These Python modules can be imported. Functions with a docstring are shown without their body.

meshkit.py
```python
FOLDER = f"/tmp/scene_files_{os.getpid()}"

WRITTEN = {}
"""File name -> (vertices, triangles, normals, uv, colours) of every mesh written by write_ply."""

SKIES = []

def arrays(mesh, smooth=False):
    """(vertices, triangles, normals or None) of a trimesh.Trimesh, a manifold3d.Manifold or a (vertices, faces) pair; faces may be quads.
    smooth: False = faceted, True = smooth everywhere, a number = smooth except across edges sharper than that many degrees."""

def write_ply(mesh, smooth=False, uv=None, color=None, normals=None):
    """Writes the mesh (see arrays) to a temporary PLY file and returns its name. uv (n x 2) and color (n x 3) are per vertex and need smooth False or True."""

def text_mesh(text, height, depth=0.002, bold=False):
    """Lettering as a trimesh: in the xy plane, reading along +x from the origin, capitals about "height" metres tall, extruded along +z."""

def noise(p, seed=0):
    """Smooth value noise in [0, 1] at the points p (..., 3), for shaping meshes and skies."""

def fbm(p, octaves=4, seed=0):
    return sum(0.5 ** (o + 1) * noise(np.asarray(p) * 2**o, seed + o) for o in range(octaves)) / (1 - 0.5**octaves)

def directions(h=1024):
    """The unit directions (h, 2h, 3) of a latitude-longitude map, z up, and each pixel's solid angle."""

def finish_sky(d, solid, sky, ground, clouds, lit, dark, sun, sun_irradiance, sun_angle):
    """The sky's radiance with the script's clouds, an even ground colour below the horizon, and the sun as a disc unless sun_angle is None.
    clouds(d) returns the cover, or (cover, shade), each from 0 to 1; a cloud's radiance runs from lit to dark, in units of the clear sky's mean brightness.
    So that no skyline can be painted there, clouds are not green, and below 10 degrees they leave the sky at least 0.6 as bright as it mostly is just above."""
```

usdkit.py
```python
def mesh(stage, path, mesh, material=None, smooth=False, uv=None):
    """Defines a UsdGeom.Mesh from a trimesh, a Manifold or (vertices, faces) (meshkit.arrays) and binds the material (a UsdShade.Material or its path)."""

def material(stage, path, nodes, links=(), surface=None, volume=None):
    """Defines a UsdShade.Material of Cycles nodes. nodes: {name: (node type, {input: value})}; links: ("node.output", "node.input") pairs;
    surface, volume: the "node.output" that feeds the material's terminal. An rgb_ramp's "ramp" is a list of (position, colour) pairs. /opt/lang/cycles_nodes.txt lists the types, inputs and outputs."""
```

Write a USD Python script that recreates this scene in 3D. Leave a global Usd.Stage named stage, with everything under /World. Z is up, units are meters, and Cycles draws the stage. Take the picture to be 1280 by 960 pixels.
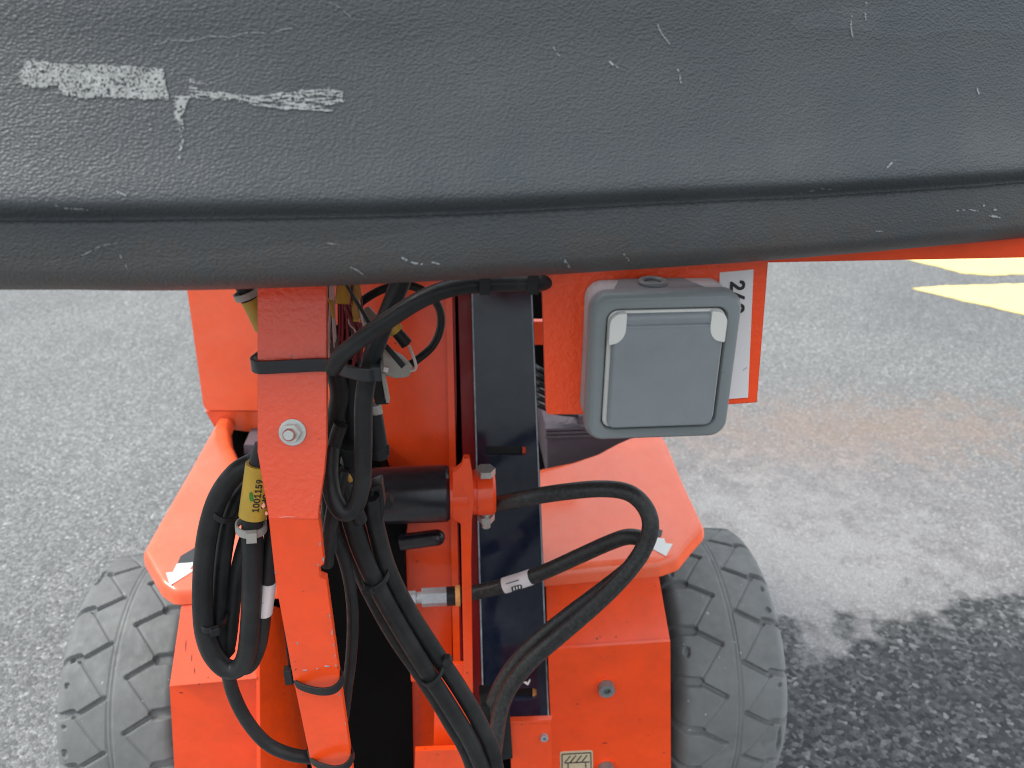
import math, numpy as np, trimesh, usdkit, meshkit
from trimesh.creation import cylinder, icosphere, box, torus, extrude_polygon
from shapely.geometry import Polygon, Point, box as sbox
from pxr import Usd, UsdGeom, UsdLux, UsdShade, Gf, Sdf

rng = np.random.default_rng(7)
stage = Usd.Stage.CreateInMemory()
UsdGeom.SetStageUpAxis(stage, UsdGeom.Tokens.z)
UsdGeom.SetStageMetersPerUnit(stage, 1.0)
world = UsdGeom.Xform.Define(stage, '/World')
stage.SetDefaultPrim(world.GetPrim())
UsdGeom.Scope.Define(stage, '/World/Looks')

# ------------------------------------------------------------------ camera
EYE = np.array([0.0, 0.0, 1.0])
YAW, PITCH, ROLL, FPX = math.radians(4.8), math.radians(25), math.radians(0.3), 1004.0
EXPOSURE = 1.08
fw = np.array([math.sin(YAW) * math.cos(PITCH), math.cos(YAW) * math.cos(PITCH), -math.sin(PITCH)])
r0 = np.array([math.cos(YAW), -math.sin(YAW), 0.0])
u0 = np.cross(r0, fw)
rt = r0 * math.cos(ROLL) + u0 * math.sin(ROLL)
up = np.cross(rt, fw)
cam = UsdGeom.Camera.Define(stage, '/World/camera')
cam.AddTransformOp().Set(Gf.Matrix4d(*rt, 0, *up, 0, *(-fw), 0, *EYE, 1))
cam.CreateHorizontalApertureAttr(36.0)
cam.CreateVerticalApertureAttr(27.0)
cam.CreateFocalLengthAttr(36.0 * FPX / 1280)
cam.CreateClippingRangeAttr(Gf.Vec2f(0.01, 500))
cam.CreateFStopAttr(11.0)
cam.CreateFocusDistanceAttr(0.55)
cam.CreateExposureAttr(EXPOSURE)

# ------------------------------------------------------------------ sky and sun
SUN_EL, SUN_AZ = math.radians(48), math.radians(262)      # azimuth = atan2(x, y) of the direction towards the sun
usdkit.material(stage, '/World/Looks/sky', {
    'sky': ('sky_texture', {'sky_type': 'single_scattering', 'sun_disc': False, 'sun_elevation': SUN_EL, 'sun_rotation': SUN_AZ}),
    'tc': ('texture_coordinate', {}),
    'n': ('noise_texture', {'scale': 2.2, 'detail': 5.0, 'roughness': 0.55}),
    'cl': ('rgb_ramp', {'ramp': [(0.25, (3.7, 4.0, 4.25)), (0.75, (7.1, 7.5, 7.7))]}),
    'f': ('rgb_ramp', {'ramp': [(0.2, (0.7, 0.7, 0.7)), (0.7, (0.95, 0.95, 0.95))]}),
    'mx': ('mix_color', {}),
    'sz': ('separate_xyz', {}), 'zen': ('map_range', {'from_min': 0.0, 'from_max': 1.0, 'to_min': 0.42, 'to_max': 1.35, 'clamp': True}), 'zc': ('vector_math', {'math_type': 'scale'}),
    'bg': ('background_shader', {'strength': 0.13})},
    [('tc.generated', 'n.vector'), ('n.fac', 'cl.fac'), ('n.fac', 'f.fac'), ('f.color', 'mx.fac'), ('sky.color', 'mx.a'), ('cl.color', 'mx.b'), ('tc.generated', 'sz.vector'), ('sz.z', 'zen.value'), ('mx.result', 'zc.vector1'), ('zen.result', 'zc.scale'), ('zc.vector', 'bg.color')],
    surface='bg.background')
dome = UsdLux.DomeLight.Define(stage, '/World/sky')
UsdShade.MaterialBindingAPI.Apply(dome.GetPrim()).Bind(UsdShade.Material.Get(stage, '/World/Looks/sky'))
dome.GetPrim().SetCustomDataByKey('kind', 'structure')
sun = UsdLux.DistantLight.Define(stage, '/World/sun')
sun.CreateIntensityAttr(0.40); sun.CreateAngleAttr(16.0); sun.CreateNormalizeAttr(True)
sun.CreateColorAttr(Gf.Vec3f(1.0, 0.96, 0.9))
sd = np.array([math.sin(SUN_AZ) * math.cos(SUN_EL), math.cos(SUN_AZ) * math.cos(SUN_EL), math.sin(SUN_EL)])
sx = np.cross([0, 0, 1], sd); sx /= np.linalg.norm(sx); sy = np.cross(sd, sx)
sun.AddTransformOp().Set(Gf.Matrix4d(*sx, 0, *sy, 0, *sd, 0, 0, 0, 5, 1))

# ------------------------------------------------------------------ measuring helpers (photograph pixel + known depth -> point of the place)
def ray(px, py):
    d = fw + rt * ((px - 640) / FPX) + up * ((480 - py) / FPX)
    return d / d[1]
def at(px, py, Y):
    return EYE + ray(px, py) * Y
def atz(px, py, z):
    d = ray(px, py)
    return EYE + d * ((z - EYE[2]) / d[2])
def sl(ya, za, yb, zb):
    """a plane that holds the X direction and the (Y, z) points given: returned as (point, normal towards the viewer)"""
    n = np.array([0, -(zb - za), yb - ya]); n = n / np.linalg.norm(n)
    if n[1] > 0: n = -n
    return np.array([0, ya, za]), n
def slp(pya, Ya, pyb, Yb, px=640):
    a, b = at(px, pya, Ya), at(px, pyb, Yb)
    return sl(a[1], a[2], b[1], b[2])
def on(px, py, plane, lift=0.0):
    d = ray(px, py); p, n = plane
    t = ((p + n * lift - EYE) @ n) / (d @ n)
    return EYE + d * t
def vert(Y):
    return np.array([0, Y, 0.0]), np.array([0, -1.0, 0])
def frame(n, hint=(0, 0, 1)):
    n = np.asarray(n, float) / np.linalg.norm(n)
    a = np.cross(hint, n)
    if np.linalg.norm(a) < 1e-6: a = np.cross((1, 0, 0), n)
    a /= np.linalg.norm(a)
    return a, np.cross(n, a), n
def put(mesh, origin, n, hint=(0, 0, 1)):
    """carries a mesh made about the origin with +z outwards to a point on a surface of normal n"""
    a, b, c = frame(n, hint)
    T = np.eye(4); T[:3, 0], T[:3, 1], T[:3, 2], T[:3, 3] = a, b, c, origin
    m = mesh.copy(); m.apply_transform(T)
    return m
def cat(*ms):
    return trimesh.util.concatenate(list(ms))
def slab(pts, plane, t, lift=0.0, rounding=0.0, holes=()):
    """a plate whose outline in the photograph is pts, lying in the plane, t thick backwards"""
    a, b, n = frame(plane[1])
    o = plane[0]
    def flat(q):
        P = np.array([on(x, y, plane, lift) for x, y in q]) - o
        return np.c_[P @ a, P @ b]
    P = Polygon(flat(pts)).buffer(0)
    if rounding: P = P.buffer(-rounding).buffer(2 * rounding, quad_segs=5).buffer(-rounding, quad_segs=5)
    for h in holes: P = P.difference(Polygon(flat(h)))
    if P.geom_type != 'Polygon': P = max(P.geoms, key=lambda g: g.area)
    m = extrude_polygon(P, t, engine='earcut')
    m.apply_translation((0, 0, lift - t))
    T = np.eye(4); T[:3, 0], T[:3, 1], T[:3, 2], T[:3, 3] = a, b, n, o
    m.apply_transform(T)
    return m
def block(lo, hi):
    lo, hi = np.array(lo, float), np.array(hi, float)
    m = box(hi - lo); m.apply_translation((lo + hi) / 2)
    return m
def crom(P, n=10, closed=False):
    P = np.asarray(P, float)
    Q = np.vstack([P[-1], P, P[:2]]) if closed else np.vstack([2 * P[0] - P[1], P, 2 * P[-1] - P[-2]])
    out = []
    for i in range(len(Q) - 3):
        p0, p1, p2, p3 = Q[i:i + 4]
        # centripetal-like damping keeps loops round
        for t in np.linspace(0, 1, n, endpoint=False):
            out.append(0.5 * (2 * p1 + (p2 - p0) * t + (2 * p0 - 5 * p1 + 4 * p2 - p3) * t * t + (3 * p1 - p0 - 3 * p2 + p3) * t ** 3))
    if not closed: out.append(P[-1])
    return np.array(out)
def sweep(path, section, closed=False, hint=None, scale=None, cap=True):
    """section: (k,2) closed outline, carried along the path with parallel transport"""
    path = np.asarray(path, float); N = len(path)
    tan = np.roll(path, -1, 0) - np.roll(path, 1, 0) if closed else np.gradient(path, axis=0)
    tan /= np.linalg.norm(tan, axis=1, keepdims=True)
    a = np.cross(tan[0], hint if hint is not None else (0.3, 0.9, 0.2)); a /= np.linalg.norm(a)
    rings = []
    for i in range(N):
        if hint is not None:
            a = np.cross(tan[i], hint); a /= np.linalg.norm(a)
        else:
            a = a - tan[i] * (a @ tan[i]); a /= np.linalg.norm(a)
        b = np.cross(tan[i], a)
        s = section * (scale[i] if scale is not None else 1.0)
        rings.append(path[i] + s[:, :1] * a + s[:, 1:] * b)
    k = len(section); V = np.vstack(rings); F = []
    for i in range(N if closed else N - 1):
        j = (i + 1) % N
        for q in range(k):
            r = (q + 1) % k
            F += [(i * k + q, i * k + r, j * k + r), (i * k + q, j * k + r, j * k + q)]
    if not closed and cap:
        c0 = len(V); V = np.vstack([V, rings[0].mean(0), rings[-1].mean(0)])
        for q in range(k):
            r = (q + 1) % k
            F += [(c0, r, q), (c0 + 1, (N - 1) * k + q, (N - 1) * k + r)]
    m = trimesh.Trimesh(V, np.array(F), process=False)
    return m
def circ(r, k=14, e=1.0):
    t = np.linspace(0, 2 * np.pi, k, endpoint=False)
    return np.c_[r * np.cos(t), e * r * np.sin(t)]
def tube(path, r, k=14, closed=False, scale=None):
    m = sweep(path, circ(r, k), closed, scale=scale)
    trimesh.repair.fix_normals(m)
    return m
def pxpath(pts, n=9):
    return crom([at(*p) for p in pts], n)
def cyl(p0, p1, r, k=32, r2=None):
    p0, p1 = np.array(p0, float), np.array(p1, float)
    L = np.linalg.norm(p1 - p0)
    m = cylinder(radius=r, height=L, sections=k)
    if r2 is not None:
        top = m.vertices[:, 2] > 0
        m.vertices[top, :2] *= r2 / r
    m.apply_translation((0, 0, L / 2))
    return put(m, p0, p1 - p0)
def rr(w, h, r, n=7):
    """rounded rectangle outline, same number of points whatever its size"""
    out = []
    for cx, cy, a0 in ((w / 2 - r, h / 2 - r, 0), (-w / 2 + r, h / 2 - r, 90), (-w / 2 + r, -h / 2 + r, 180), (w / 2 - r, -h / 2 + r, 270)):
        for t in np.radians(np.linspace(a0, a0 + 90, n)):
            out.append((cx + r * math.cos(t), cy + r * math.sin(t)))
    return np.array(out)
def loft(rings, cap0=True, cap1=True):
    k = len(rings[0]); V = np.vstack(rings); F = []
    for i in range(len(rings) - 1):
        for q in range(k):
            r = (q + 1) % k
            F += [(i * k + q, i * k + r, (i + 1) * k + r), (i * k + q, (i + 1) * k + r, (i + 1) * k + q)]
    c = len(V); V = np.vstack([V, rings[0].mean(0), rings[-1].mean(0)])
    for q in range(k):
        r = (q + 1) % k
        if cap0: F.append((c, r, q))
        if cap1: F.append((c + 1, (len(rings) - 1) * k + q, (len(rings) - 1) * k + r))
    return trimesh.Trimesh(V, np.array(F), process=False)
def lathe(profile, k=40):
    """profile: (radius, z) pairs, about +z"""
    return loft([np.c_[circ(r, k), np.full(k, z)] for r, z in profile])

# ------------------------------------------------------------------ stage helpers
used = {}
def free(path):
    n = used.get(path, -1) + 1; used[path] = n
    return path if n == 0 else f'{path}_{n:03d}'
def tag(p, label=None, category=None, group=None, kind=None):
    for k, v in (('label', label), ('category', category), ('group', group), ('kind', kind)):
        if v: p.SetCustomDataByKey(k, v)
    return p
def thing(name, label, category, group=None):
    return tag(UsdGeom.Xform.Define(stage, free('/World/' + name)).GetPrim(), label, category, group)
def obj(name, mesh, mat, parent=None, smooth=35, **kw):
    path = free((str(parent.GetPath()) if parent else '/World') + '/' + name)
    return tag(usdkit.mesh(stage, path, mesh, '/World/Looks/' + mat, smooth=smooth).GetPrim(), **kw)

# ------------------------------------------------------------------ materials
def mat(name, nodes, links, surface='p.BSDF'):
    usdkit.material(stage, '/World/Looks/' + name, nodes, links, surface=surface)
def coat(name, color, rough=0.35, var=0.12, vscale=9.0, bscale=900.0, bump=0.04, bdist=0.001, bevel=0.0012, metallic=0.0, spec=0.5, clear=0.0, specks=None, dust=0.0, dscale=26.0, dustcol=(0.4, 0.38, 0.36), stretch=(1, 1, 1)):
    """painted / moulded surface: slow tone drift, fine relief, softened edges, small chips and a film of dust of its own shape"""
    c = np.array(color)
    N = {'g': ('geometry', {}), 'm': ('mapping', {'scale': stretch}),
         'n': ('noise_texture', {'scale': vscale, 'detail': 6.0, 'roughness': 0.62}),
         'r': ('rgb_ramp', {'ramp': [(0.3, tuple(c * (1 - var))), (0.7, tuple(np.minimum(c * (1 + var), 0.95)))]}),
         'nb': ('noise_texture', {'scale': bscale, 'detail': 3.0, 'roughness': 0.55}),
         'bv': ('bevel', {'radius': bevel, 'samples': 4}),
         'b': ('bump', {'strength': bump, 'distance': bdist}),
         'nr': ('noise_texture', {'scale': vscale * 5, 'detail': 4.0}),
         'rr': ('map_range', {'from_min': 0.3, 'from_max': 0.7, 'to_min': rough * 0.8, 'to_max': min(rough * 1.3, 1.0)}),
         'p': ('principled_bsdf', {'metallic': metallic, 'specular_ior_level': spec, 'coat_weight': clear, 'coat_roughness': 0.14})}
    L = [('g.position', 'm.vector'), ('g.position', 'n.vector'), ('g.position', 'nr.vector'), ('m.vector', 'nb.vector'), ('n.fac', 'r.fac'), ('nb.fac', 'b.height'), ('bv.bevel', 'b.normal'),
         ('b.normal', 'p.normal'), ('nr.fac', 'rr.value'), ('rr.result', 'p.roughness')]
    last = 'r.color'
    if dust:
        N |= {'nd': ('noise_texture', {'scale': dscale, 'detail': 8.0, 'roughness': 0.7}), 'rd': ('rgb_ramp', {'ramp': [(0.42, (0, 0, 0)), (0.75, (dust,) * 3)]}), 'md': ('mix_color', {'b': dustcol})}
        L += [('g.position', 'nd.vector'), ('nd.fac', 'rd.fac'), ('rd.color', 'md.fac'), (last, 'md.a')]; last = 'md.result'
    if specks:
        N |= {'ns': ('noise_texture', {'scale': 150.0, 'detail': 2.0}), 'rs': ('rgb_ramp', {'ramp': [(0.735, (0, 0, 0)), (0.76, (0.8, 0.8, 0.8))]}), 'ms': ('mix_color', {'b': specks})}
        L += [('g.position', 'ns.vector'), ('ns.fac', 'rs.fac'), ('rs.color', 'ms.fac'), (last, 'ms.a')]; last = 'ms.result'
    mat(name, N, L + [(last, 'p.base_color')])

ORANGE = (0.90, 0.070, 0.008)
coat('orange_paint', ORANGE, 0.30, 0.09, bscale=420, bump=0.10, bdist=0.0008, specks=(0.10, 0.03, 0.02), clear=0.45, spec=0.4, dust=0.36, dustcol=(0.42, 0.045, 0.012))
coat('orange_textured', ORANGE, 0.30, 0.06, bscale=260, bump=0.55, bdist=0.0016, specks=(0.40, 0.06, 0.03), clear=0.7)
coat('orange_plastic', (0.88, 0.115, 0.032), 0.34, 0.08, vscale=14, bscale=220, bump=0.12, bdist=0.0008, dust=0.3, dustcol=(0.88, 0.22, 0.13), clear=0.9)
coat('recess_red', (0.36, 0.012, 0.014), 0.4, 0.2)  # deep red with the recess shade put into the colour
coat('navy_paint', (0.005, 0.008, 0.018), 0.13, 0.3, bscale=60, bump=0.05, bdist=0.002, dust=0.12, dustcol=(0.12, 0.13, 0.16), spec=0.6, stretch=(1, 1, 0.2))
coat('black_paint', (0.006, 0.0065, 0.009), 0.22, 0.3, bscale=300, bump=0.05, spec=0.6)
coat('black_plastic', (0.009, 0.009, 0.0095), 0.42, 0.2, bscale=700, bump=0.1, spec=0.35)
coat('shade_black', (0.004, 0.0035, 0.0035), 0.7, 0.2, spec=0.03)  # near-black without sheen: deep shade of gaps and openings as a colour
coat('scratch_grey', (0.24, 0.25, 0.255), 0.7, 0.25, bevel=0.0001)
coat('worn_edge', (0.26, 0.30, 0.33), 0.4, 0.4, vscale=90, bevel=0.0001)
coat('cable_black', (0.010, 0.010, 0.0105), 0.40, 0.35, vscale=40, bscale=900, bump=0.15, dust=0.12, dustcol=(0.12, 0.115, 0.11), bevel=0.0002, spec=0.3)
coat('hose_black', (0.010, 0.011, 0.0115), 0.38, 0.35, vscale=40, bscale=500, bump=0.3, bdist=0.0008, dust=0.30, dscale=330.0, dustcol=(0.15, 0.145, 0.135), bevel=0.0002, spec=0.4)
coat('socket_grey', (0.15, 0.166, 0.17), 0.45, 0.05, bscale=1500, bump=0.06, specks=(0.10, 0.11, 0.12), bevel=0.0008)
coat('socket_lid_grey', (0.160, 0.175, 0.186), 0.40, 0.07, vscale=22, bscale=1500, bump=0.05, dust=0.25, dscale=60.0, dustcol=(0.11, 0.115, 0.115), specks=(0.12, 0.13, 0.14), bevel=0.0008)
coat('socket_box_grey', (0.29, 0.27, 0.28), 0.5, 0.05, bscale=1500, bump=0.06, bevel=0.0008)
coat('socket_light_grey', (0.48, 0.47, 0.44), 0.5, 0.05, bscale=1500, bump=0.06, bevel=0.0004)
coat('gland_grey', (0.10, 0.10, 0.105), 0.55, 0.1, bevel=0.0004)
coat('bare_red', (0.85, 0.30, 0.24), 0.4, 0.1, bevel=0.0001)
coat('dark_chip', (0.05, 0.012, 0.010), 0.6, 0.2, bevel=0.0001)
coat('zinc', (0.50, 0.50, 0.47), 0.36, 0.15, vscale=60, bump=0.1, metallic=0.9, bevel=0.0004)
coat('zinc_dark', (0.22, 0.23, 0.23), 0.4, 0.15, vscale=60, bump=0.1, metallic=0.5, bevel=0.0004)
coat('nickel', (0.36, 0.38, 0.40), 0.36, 0.12, vscale=60, bump=0.1, metallic=0.5, bevel=0.0004)
coat('clip_grey', (0.34, 0.33, 0.30), 0.5, 0.1, bevel=0.0004)
coat('connector_grey', (0.30, 0.285, 0.25), 0.45, 0.1, bevel=0.0006)
coat('yellow_sleeve', (0.48, 0.30, 0.03), 0.5, 0.12, vscale=50, bevel=0.0003, dust=0.2, dustcol=(0.25, 0.2, 0.1))
coat('tan_plastic', (0.70, 0.32, 0.10), 0.5, 0.1, bevel=0.0003)
coat('wire_red', (0.22, 0.012, 0.018), 0.45, 0.2, bevel=0.0001)
coat('wire_white', (0.55, 0.50, 0.46), 0.5, 0.2, bevel=0.0001)
coat('wire_grey', (0.10, 0.10, 0.10), 0.5, 0.2, bevel=0.0001)
coat('wire_yellow', (0.42, 0.22, 0.03), 0.5, 0.2, bevel=0.0001)
coat('paper_white', (0.70, 0.66, 0.66), 0.55, 0.04, specks=(0.35, 0.32, 0.32), bevel=0.0001)
coat('vinyl_white', (0.72, 0.74, 0.72), 0.4, 0.05, bevel=0.0001)
coat('vinyl_dark', (0.035, 0.04, 0.045), 0.4, 0.1, bevel=0.0001)
coat('vinyl_beige', (0.55, 0.45, 0.30), 0.45, 0.05, bevel=0.0001)
coat('print_black', (0.012, 0.012, 0.012), 0.5, 0.1, bevel=0.0001)
coat('print_green', (0.05, 0.20, 0.02), 0.5, 0.1, bevel=0.0001)
coat('scuff_white', (0.27, 0.28, 0.275), 0.7, 0.25, vscale=160, bscale=700, bump=0.5, bdist=0.0008, bevel=0.0001)
coat('battery_grey', (0.12, 0.10, 0.12), 0.5, 0.15, dust=0.3, dustcol=(0.22, 0.19, 0.2))
coat('tyre_rubber', (0.145, 0.151, 0.150), 0.65, 0.16, vscale=22, bscale=650, bump=0.25, bdist=0.0012, bevel=0.0010, dust=0.4, dustcol=(0.20, 0.20, 0.195), specks=(0.40, 0.40, 0.40))
coat('pale_yellow', (0.92, 0.70, 0.27), 0.6, 0.08, vscale=18, bscale=160, bump=0.5, bdist=0.003, bevel=0.0003, specks=(0.5, 0.45, 0.3))

# the grey moulded plastic: a leathery grain, scratches, and brown grime along the lip
mat('grained_plastic', {
    'g': ('geometry', {}), 'm': ('mapping', {'scale': (500, 500, 880)}), 'm2': ('mapping', {'scale': (680, 680, 1100)}),
    'n1': ('noise_texture', {'scale': 1.0, 'detail': 2.5, 'roughness': 0.5, 'distortion': 0.6}), 'v': ('voronoi_texture', {'scale': 1.0, 'feature': 'smooth_f1', 'smoothness': 0.7}),
    'add': ('math', {'math_type': 'multiply_add', 'value2': 0.45}), 'b': ('bump', {'strength': 0.48, 'distance': 0.0008}),
    'nl': ('noise_texture', {'scale': 11.0, 'detail': 6.0, 'roughness': 0.65}),
    'c': ('rgb_ramp', {'ramp': [(0.3, (0.034, 0.041, 0.046)), (0.55, (0.045, 0.051, 0.055)), (0.75, (0.062, 0.066, 0.067))]}),
    'ms': ('mapping', {'scale': (60, 60, 900), 'rotation': (0.0, 0.5, 0.0)}), 'ns': ('noise_texture', {'scale': 1.0, 'detail': 2.0}), 'rs': ('rgb_ramp', {'ramp': [(0.74, (0, 0, 0)), (0.82, (0.22, 0.22, 0.22))]}),
    'mx': ('mix_color', {'b': (0.30, 0.32, 0.33)}),
    'sx': ('separate_xyz', {}), 'zr': ('map_range', {'from_min': 0.892, 'from_max': 0.930, 'to_min': 1.0, 'to_max': 0.0, 'clamp': True}),
    'nd': ('noise_texture', {'scale': 45.0, 'detail': 7.0, 'roughness': 0.7}), 'rd': ('rgb_ramp', {'ramp': [(0.34, (0.05, 0.05, 0.05)), (0.66, (0.75, 0.75, 0.75))]}),
    'mm': ('math', {'math_type': 'multiply'}), 'md': ('mix_color', {'b': (0.060, 0.044, 0.035)}),
    'p': ('principled_bsdf', {'roughness': 0.47, 'specular_ior_level': 0.45})},
    [('g.position', 'm.vector'), ('g.position', 'm2.vector'), ('m.vector', 'n1.vector'), ('m2.vector', 'v.vector'), ('n1.fac', 'add.value1'), ('v.distance', 'add.value3'), ('add.value', 'b.height'), ('b.normal', 'p.normal'),
     ('g.position', 'nl.vector'), ('nl.fac', 'c.fac'), ('g.position', 'ms.vector'), ('ms.vector', 'ns.vector'), ('ns.fac', 'rs.fac'), ('rs.color', 'mx.fac'), ('c.color', 'mx.a'),
     ('g.position', 'sx.vector'), ('sx.z', 'zr.value'), ('g.position', 'nd.vector'), ('nd.fac', 'rd.fac'), ('rd.color', 'mm.value1'), ('zr.result', 'mm.value2'), ('mm.value', 'md.fac'), ('mx.result', 'md.a'), ('md.result', 'p.base_color')])

# ------------------------------------------------------------------ the ground
def blob_nodes(tagname, cx, cy, rx, ry, lo, hi, strength, noise):
    """mask of a stain round a place on the ground, with a ragged edge"""
    N = {f'{tagname}m': ('mapping', {'mapping_type': 'texture', 'location': (cx, cy, 0), 'scale': (rx, ry, 1)}), f'{tagname}l': ('vector_math', {'math_type': 'length'}),
         f'{tagname}a': ('math', {'math_type': 'multiply_add', 'value2': 1.6}), f'{tagname}r': ('map_range', {'from_min': hi, 'from_max': lo, 'to_min': 0.0, 'to_max': strength, 'clamp': True})}
    L = [('g.position', f'{tagname}m.vector'), (f'{tagname}m.vector', f'{tagname}l.vector1'), (noise, f'{tagname}a.value1'), (f'{tagname}l.value', f'{tagname}a.value3'), (f'{tagname}a.value', f'{tagname}r.value')]
    return N, L
def ground_material():
    w0, w1 = atz(985, 800, 0), atz(1280, 742, 0)
    wd = (w1 - w0)[:2]; wn = np.array([wd[1], -wd[0]]); wn /= np.linalg.norm(wn)        # towards the viewer: the dark side
    N = {'g': ('geometry', {}),
         'v': ('voronoi_texture', {'scale': 190.0, 'feature': 'f1', 'randomness': 1.0}), 've': ('voronoi_texture', {'scale': 190.0, 'feature': 'distance_to_edge'}),
         'vd': ('voronoi_texture', {'scale': 140.0, 'feature': 'f1'}), 'scd': ('separate_color', {}), 'dh': ('mix_float', {}), 'dhh': ('math', {'math_type': 'multiply_add', 'value2': -1.3}),
         'v2': ('voronoi_texture', {'scale': 420.0, 'feature': 'f1'}),
         'sc': ('separate_color', {}), 'sc2': ('separate_color', {}),
         'stone': ('rgb_ramp', {'ramp': [(0.0, (0.13, 0.132, 0.131)), (0.3, (0.18, 0.182, 0.181)), (0.7, (0.245, 0.247, 0.244)), (0.94, (0.30, 0.30, 0.295)), (1.0, (0.44, 0.44, 0.43))]}),
         'dstone': ('rgb_ramp', {'ramp': [(0.0, (0.026, 0.028, 0.030)), (0.4, (0.055, 0.057, 0.059)), (0.75, (0.095, 0.097, 0.098)), (0.95, (0.15, 0.15, 0.15)), (1.0, (0.26, 0.26, 0.255))]}),
         'nbig': ('noise_texture', {'scale': 1.3, 'detail': 6.0, 'roughness': 0.6}), 'big': ('rgb_ramp', {'ramp': [(0.3, (0.80, 0.81, 0.82)), (0.7, (1.12, 1.12, 1.11))]}),
         'mb': ('mix_color', {'blend_type': 'multiply', 'fac': 1.0}),
         'nedge': ('noise_texture', {'scale': 7.0, 'detail': 6.0, 'roughness': 0.62}), 'nfine': ('noise_texture', {'scale': 20.0, 'detail': 8.0, 'roughness': 0.7}), 'nrag0': ('noise_texture', {'scale': 9.0, 'detail': 10.0, 'roughness': 0.85}), 'nrag': ('map_range', {'from_min': 0.36, 'from_max': 0.64, 'to_min': 0.0, 'to_max': 1.0}),
         'gap': ('map_range', {'from_min': 0.0, 'from_max': 0.16, 'to_min': 0.35, 'to_max': 0.0, 'clamp': True}), 'mg': ('mix_color', {'b': (0.035, 0.035, 0.036)}),
         'dot': ('vector_math', {'math_type': 'dot_product', 'vector2': (wn[0], wn[1], 0)}), 'da': ('math', {'math_type': 'multiply_add', 'value2': 0.55}),
         'dr': ('map_range', {'from_min': float(wn @ w0[:2]) + 0.255, 'from_max': float(wn @ w0[:2]) + 0.305, 'to_min': 0.0, 'to_max': 1.0, 'clamp': True}),
         'dx': ('separate_xyz', {}), 'dxr': ('map_range', {'from_min': 0.0, 'from_max': 0.15, 'to_min': 0.0, 'to_max': 1.0, 'clamp': True}), 'dm': ('math', {'math_type': 'multiply'}),
         'md': ('mix_color', {}),
         'wc': ('mix_color', {'b': (0.43, 0.425, 0.42)}), 'rc': ('mix_color', {'b': (0.34, 0.215, 0.15)}), 'pc': ('mix_color', {'b': (0.25, 0.22, 0.22)}),
         'hh': ('math', {'math_type': 'multiply_add', 'value2': -1.0}), 'hn': ('math', {'math_type': 'multiply_add', 'value2': 0.7}),
         'b': ('bump', {'strength': 0.5, 'distance': 0.005}),
         'p': ('principled_bsdf', {'roughness': 0.78, 'specular_ior_level': 0.35})}
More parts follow.
